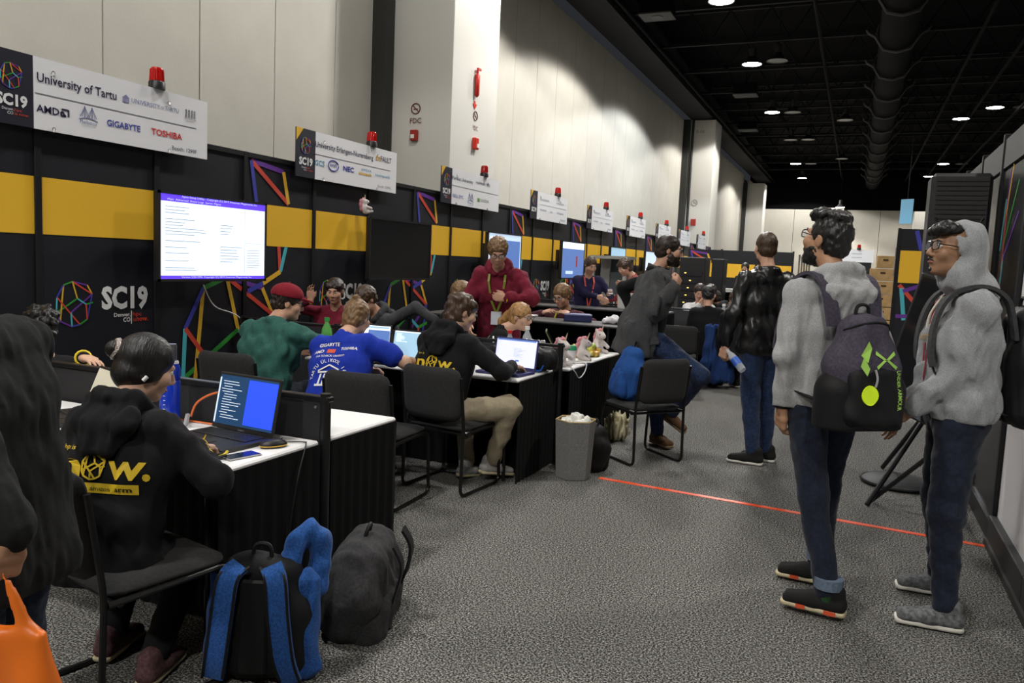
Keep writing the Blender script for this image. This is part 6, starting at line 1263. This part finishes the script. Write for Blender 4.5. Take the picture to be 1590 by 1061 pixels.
bt = thing('water_bottle', 'small clear water bottle with a blue label in the hand of the leather jacket man', 'bottle', (0, 0, 0)); bt.location = Vector((-.86, 6.42, .90)); bt.rotation_euler = (.45, 2.35, 0)
MB().lathe([(0, -.06), (.015, -.06), (.015, -.03), (.03, .01), (.032, .15), (.028, .165), (0, .165)], n=18).build('body', CLEAR, bt, True); MB().lathe([(.0325, .04), (.033, .04), (.033, .11), (.0325, .11)], n=18).build('label_band', mat('blue_label', (.03, .11, .5), .4), bt, True)
ph = thing('smartphone', 'dark phone in the hand of the man in the navy jacket', 'phone', tuple(p13.t.matrix_basis @ Vector(p13.wr[-1]+np.array([0, .10, .04]))), .4); MB().box((0, 0, 0), (.07, .14, .009), Matrix.Rotation(.5, 3, 'X'), ch=.003).build('body', BLACKP, ph)
for i, (x, y) in enumerate(((-1.55, 11.85), (-1.42, 12.0))): t = thing('drinking_glass', ['clear drinking glass on the far table', 'second clear glass on the far table, further right'][i], 'glass', (x, y, .75)); MB().lathe([(.03, 0), (.038, .12), (.036, .12), (.028, .006)], n=16).build('wall', CLEAR, t, True)
for i, (x, z) in enumerate(((-2.45, 1.12), (-2.15, 1.12))): tag(MB().box((0, 0, .03), (.34, .3, .06)).build('paper_stack', MATS['paper_white'], None, loc=(x, 17.9, z)), ['white paper stack on the left of the far counter', 'white paper stack on the right of the far counter'][i], 'paper')
# ---------------------------------------------------------------- racks and equipment in the distance
t = thing('server_rack', 'open pale grey equipment cabinet behind the man reading a phone', 'rack', (-3.72, 12.55, 0)); PG = mat('pale_cabinet', (.42, .42, .38), .5)
for x in (-.27, .27): MB().box((x, 0, .86), (.05, .06, 1.72)).build('upright', PG, t)
MB().box((0, .25, 1.70), (.62, .6, .05)).build('roof', PG, t); MB().box((-.14, .3, .86), (.16, .05, 1.66)).build('cable_duct', mat('perforated_grey', (.3, .3, .28), .5, bump=1, bscale=40), t); MB().box((.08, .28, 1.25), (.26, .04, .42)).build('small_monitor', mat('grey_glass', (.09, .10, .11), .2), t); MB().box((0, .5, .86), (.55, .03, 1.66)).build('back_panel', mat('blue_grey_panel', (.12, .16, .20), .4), t)
for i in range(4): MB().tube(spline([(.0+.04*i, -.02, .3), (.03+.05*i, -.05, .8), (.02+.04*i, .05, 1.1)]), .010, 5).build('patch_cable', [ORC, BKC, WHC, ORC][i], t)
def brack(x, y, label, ht=1.78, wd=.45, n=9, led=True):
    t = thing('server_rack', label, 'rack', (x, y, 0)); MB().box((0, .25, ht/2), (wd, .5, ht), ch=.01).build('cabinet', BLACKP, t)
    for i in range(n):
        s = MB().box((0, -.006, .45+i*(ht-.6)/n), (wd*.8, .02, (ht-.6)/n*.75)).build('server_unit', mat('server_face', (.022, .022, .024), .4, metal=.4), t)
        if led: MB().box((-wd*.25+.03*(i % 4), -.018, .45+i*(ht-.6)/n), (.03, .006, .012)).build('status_light', mat('led_amber', (.9, .6, .1), .4, emit=3.0), s)
brack(-2.68, 14.2, 'black server rack with yellow lights right behind the coat man'); brack(-2.62, 16.6, 'slim black tower with a small round emblem near the far yellow wall', 1.80, .24, 3, False); brack(-.2, 22, 'black server rack far behind the backpack man', 1.75, .5, 8); brack(.14, 21.5, 'second black rack beside the wooden crates', 1.72, .35, 8)
MB().lathe([(.05, 0), (.05, .004), (.035, .004), (.035, 0)], (0, -.01, 1.35), 12, Matrix.Rotation(PI/2, 3, 'X')).build('emblem', SILV, [o for o in bpy.data.objects if o.get('label', '').startswith('slim black tower')][0])
PINE = mat('pine_board', (.46, .29, .12), .6, var=.2, vscale=6)
for i in range(8):
    t = thing('wooden_crate', ['lowest', 'second', 'third', 'fourth', 'fifth', 'sixth', 'seventh', 'topmost'][i]+' pale wooden crate of the tall stack on the right, counted from the floor', 'crate', (.46+.03*(i % 2), 17, .25*i), group='stacked wooden crates')
    MB().box((0, .2, .122), (.46 if i < 7 else .3, .4, .236), ch=.006).build('box', PINE, t); MB().box((0, -.004, .16), (.09, .012, .03)).build('hand_hole', mat('dark_hole', (.05, .03, .015), .8), t)
def pa(x, y, z0, z1, wd, dp, label, pole=True, rz=0, feet=((-.4, -.3), (.1, .5), (.12, -.45))):
    t = thing('loudspeaker', label, 'speaker', (x, y, 0), rz); ht = z1-z0
    b = MB().box((0, dp/2, z0+ht/2), (wd, dp, ht), ch=.025).build('cabinet', mat('speaker_black', (.014, .014, .015), .55, bump=.2, bscale=150), t)
    mb = MB(); n = 26
    for i in range(n): mb.box((0, -.004, z0+.05+(ht-.1)*i/(n-1)), (wd-.07, .008, (ht-.1)/n*.55))
    mb.build('grille', mat('speaker_grille', (.008, .008, .008), .5), b)['kind'] = 'stuff'
    MB().tube(arc_path([(-wd*.38, -.012, z0+ht*.66), (-wd*.30, -.012, z0+ht*.58), (wd*.30, -.012, z0+ht*.58), (wd*.38, -.012, z0+ht*.66)], .02), .006, 6).build('grille_line', BLACKP, b)
    if pole:
        MB().cyl((0, dp/2, .1), (0, dp/2, z0), .018, n=10).build('pole', SATIN, t); 
        for fx, fy in feet: MB().tube([(0, dp/2, .70), (fx, dp/2+fy, .015)], .018, 8).build('tripod_leg', SATIN, t)
        MB().cyl((0, dp/2, .66), (0, dp/2, .74), .03, n=12).build('collar', SATIN, t)
pa(.62, 6.35, 1.40, 2.31, .38, .36, 'tall black loudspeaker on a tripod behind the hooded man', feet=((-.43, -.70), (-.3, .55), (.15, .1))); pa(.62, 12.4, 1.58, 2.02, .28, .28, 'small black loudspeaker on a pole left of the yellow end panel')
t = thing('tilted_monitor', 'dark monitor tilted on a stand behind the hooded man', 'monitor', (.50, 5.72, 0)); R_ = Matrix.Rotation(-.55, 3, 'Z') @ Matrix.Rotation(.26, 3, 'Y'); MB().box((0, 0, 1.10), (.50, .045, .92), R_, ch=.008).build('housing', BLACKP, t); MB().box(tuple(Vector((0, 0, 1.10))+R_ @ Vector((0, -.0235, 0))), (.46, .004, .88), R_).build('screen', mat('glossy_dark_glass', (.012, .012, .014), .06), t)
MB().cyl((.06, .05, 1.1), (.06, .05, .25), .022, n=10).build('stand_pole', SATIN, t)
for fx, fy in ((-.28, .25), (.25, .35), (.2, -.25)): MB().tube([(.06, .05, .45), (fx, fy, .015)], .016, 8).build('stand_leg', SATIN, t)
t = thing('folded_backdrop', 'round black folded backdrop lying on the carpet behind the tripod leg', 'backdrop', (.42, 6.62, 0)); mb = MB(); mb.lathe([(0, .004), (.26, .004), (.27, .02), (.25, .035), (0, .045)], n=28); mb.build('fabric', BLKF, t, True); MB().tube([(.265*math.cos(a), .265*math.sin(a), .022) for a in np.linspace(0, 2*PI, 28, endpoint=False)], .012, 6, closed=True).build('hoop', BLKF, t, True)
t = thing('booth_sign', 'white booth sign with a red beacon far behind the backpack man', 'sign', (-.2, 27.9, 2.05)); MB().box((0, 0, .18), (1.3, .02, .40)).build('board', WHITE, t); mb = MB(); [mb.bar((-.5+.5*i, -.012, .25-.12*j), (-.2+.5*i, -.012, .25-.12*j), .03, NY) for i in range(2) for j in range(2)]; mb.build('faint_print', MATS['ink_faint'], t); MB().box((0, .05, -.95), (1.2, .05, 2.1)).build('backing_wall', PANEL, t)
b = thing('beacon_light', 'red warning beacon on the sign far behind the backpack man', 'beacon', (.0, 27.9, 2.43)); [link(bpy.data.objects.new(n, me), b) for n, me in (('base', bbase), ('dome', bdome))]
for i in range(5): tag(MB().cyl((0, 0, 0), (0, 0, 2.05-.04*i), .022, n=8).build('chrome_post', mat('chrome', (.6, .6, .62), .15, metal=1.0), None, True, loc=(-1.35+.055*i, 21.2+.1*i, 0)), 'shiny upright post left of the backpack man, %s from the left' % ORD[i].replace('nearest', 'first'), 'post', 'row of shiny posts')
t = thing('hanging_banner', 'pale blue hanging banner at the far right above the yellow end panel', 'banner', (1.50, 33, 4.05), .9); MB().box((0, 0, 0), (.03, .5, .9)).build('sheet', mat('banner_blue', (.16, .40, .60), .6), t); MB().tube([(0, 0, .45), (0, 0, 4.9)], .01, 6).build('hanger', STEEL, t); [MB().box((.02, 0, .3-.2*i), (.006, .36, .04)).build('print_line', LINEC['white'], t) for i in range(4)]
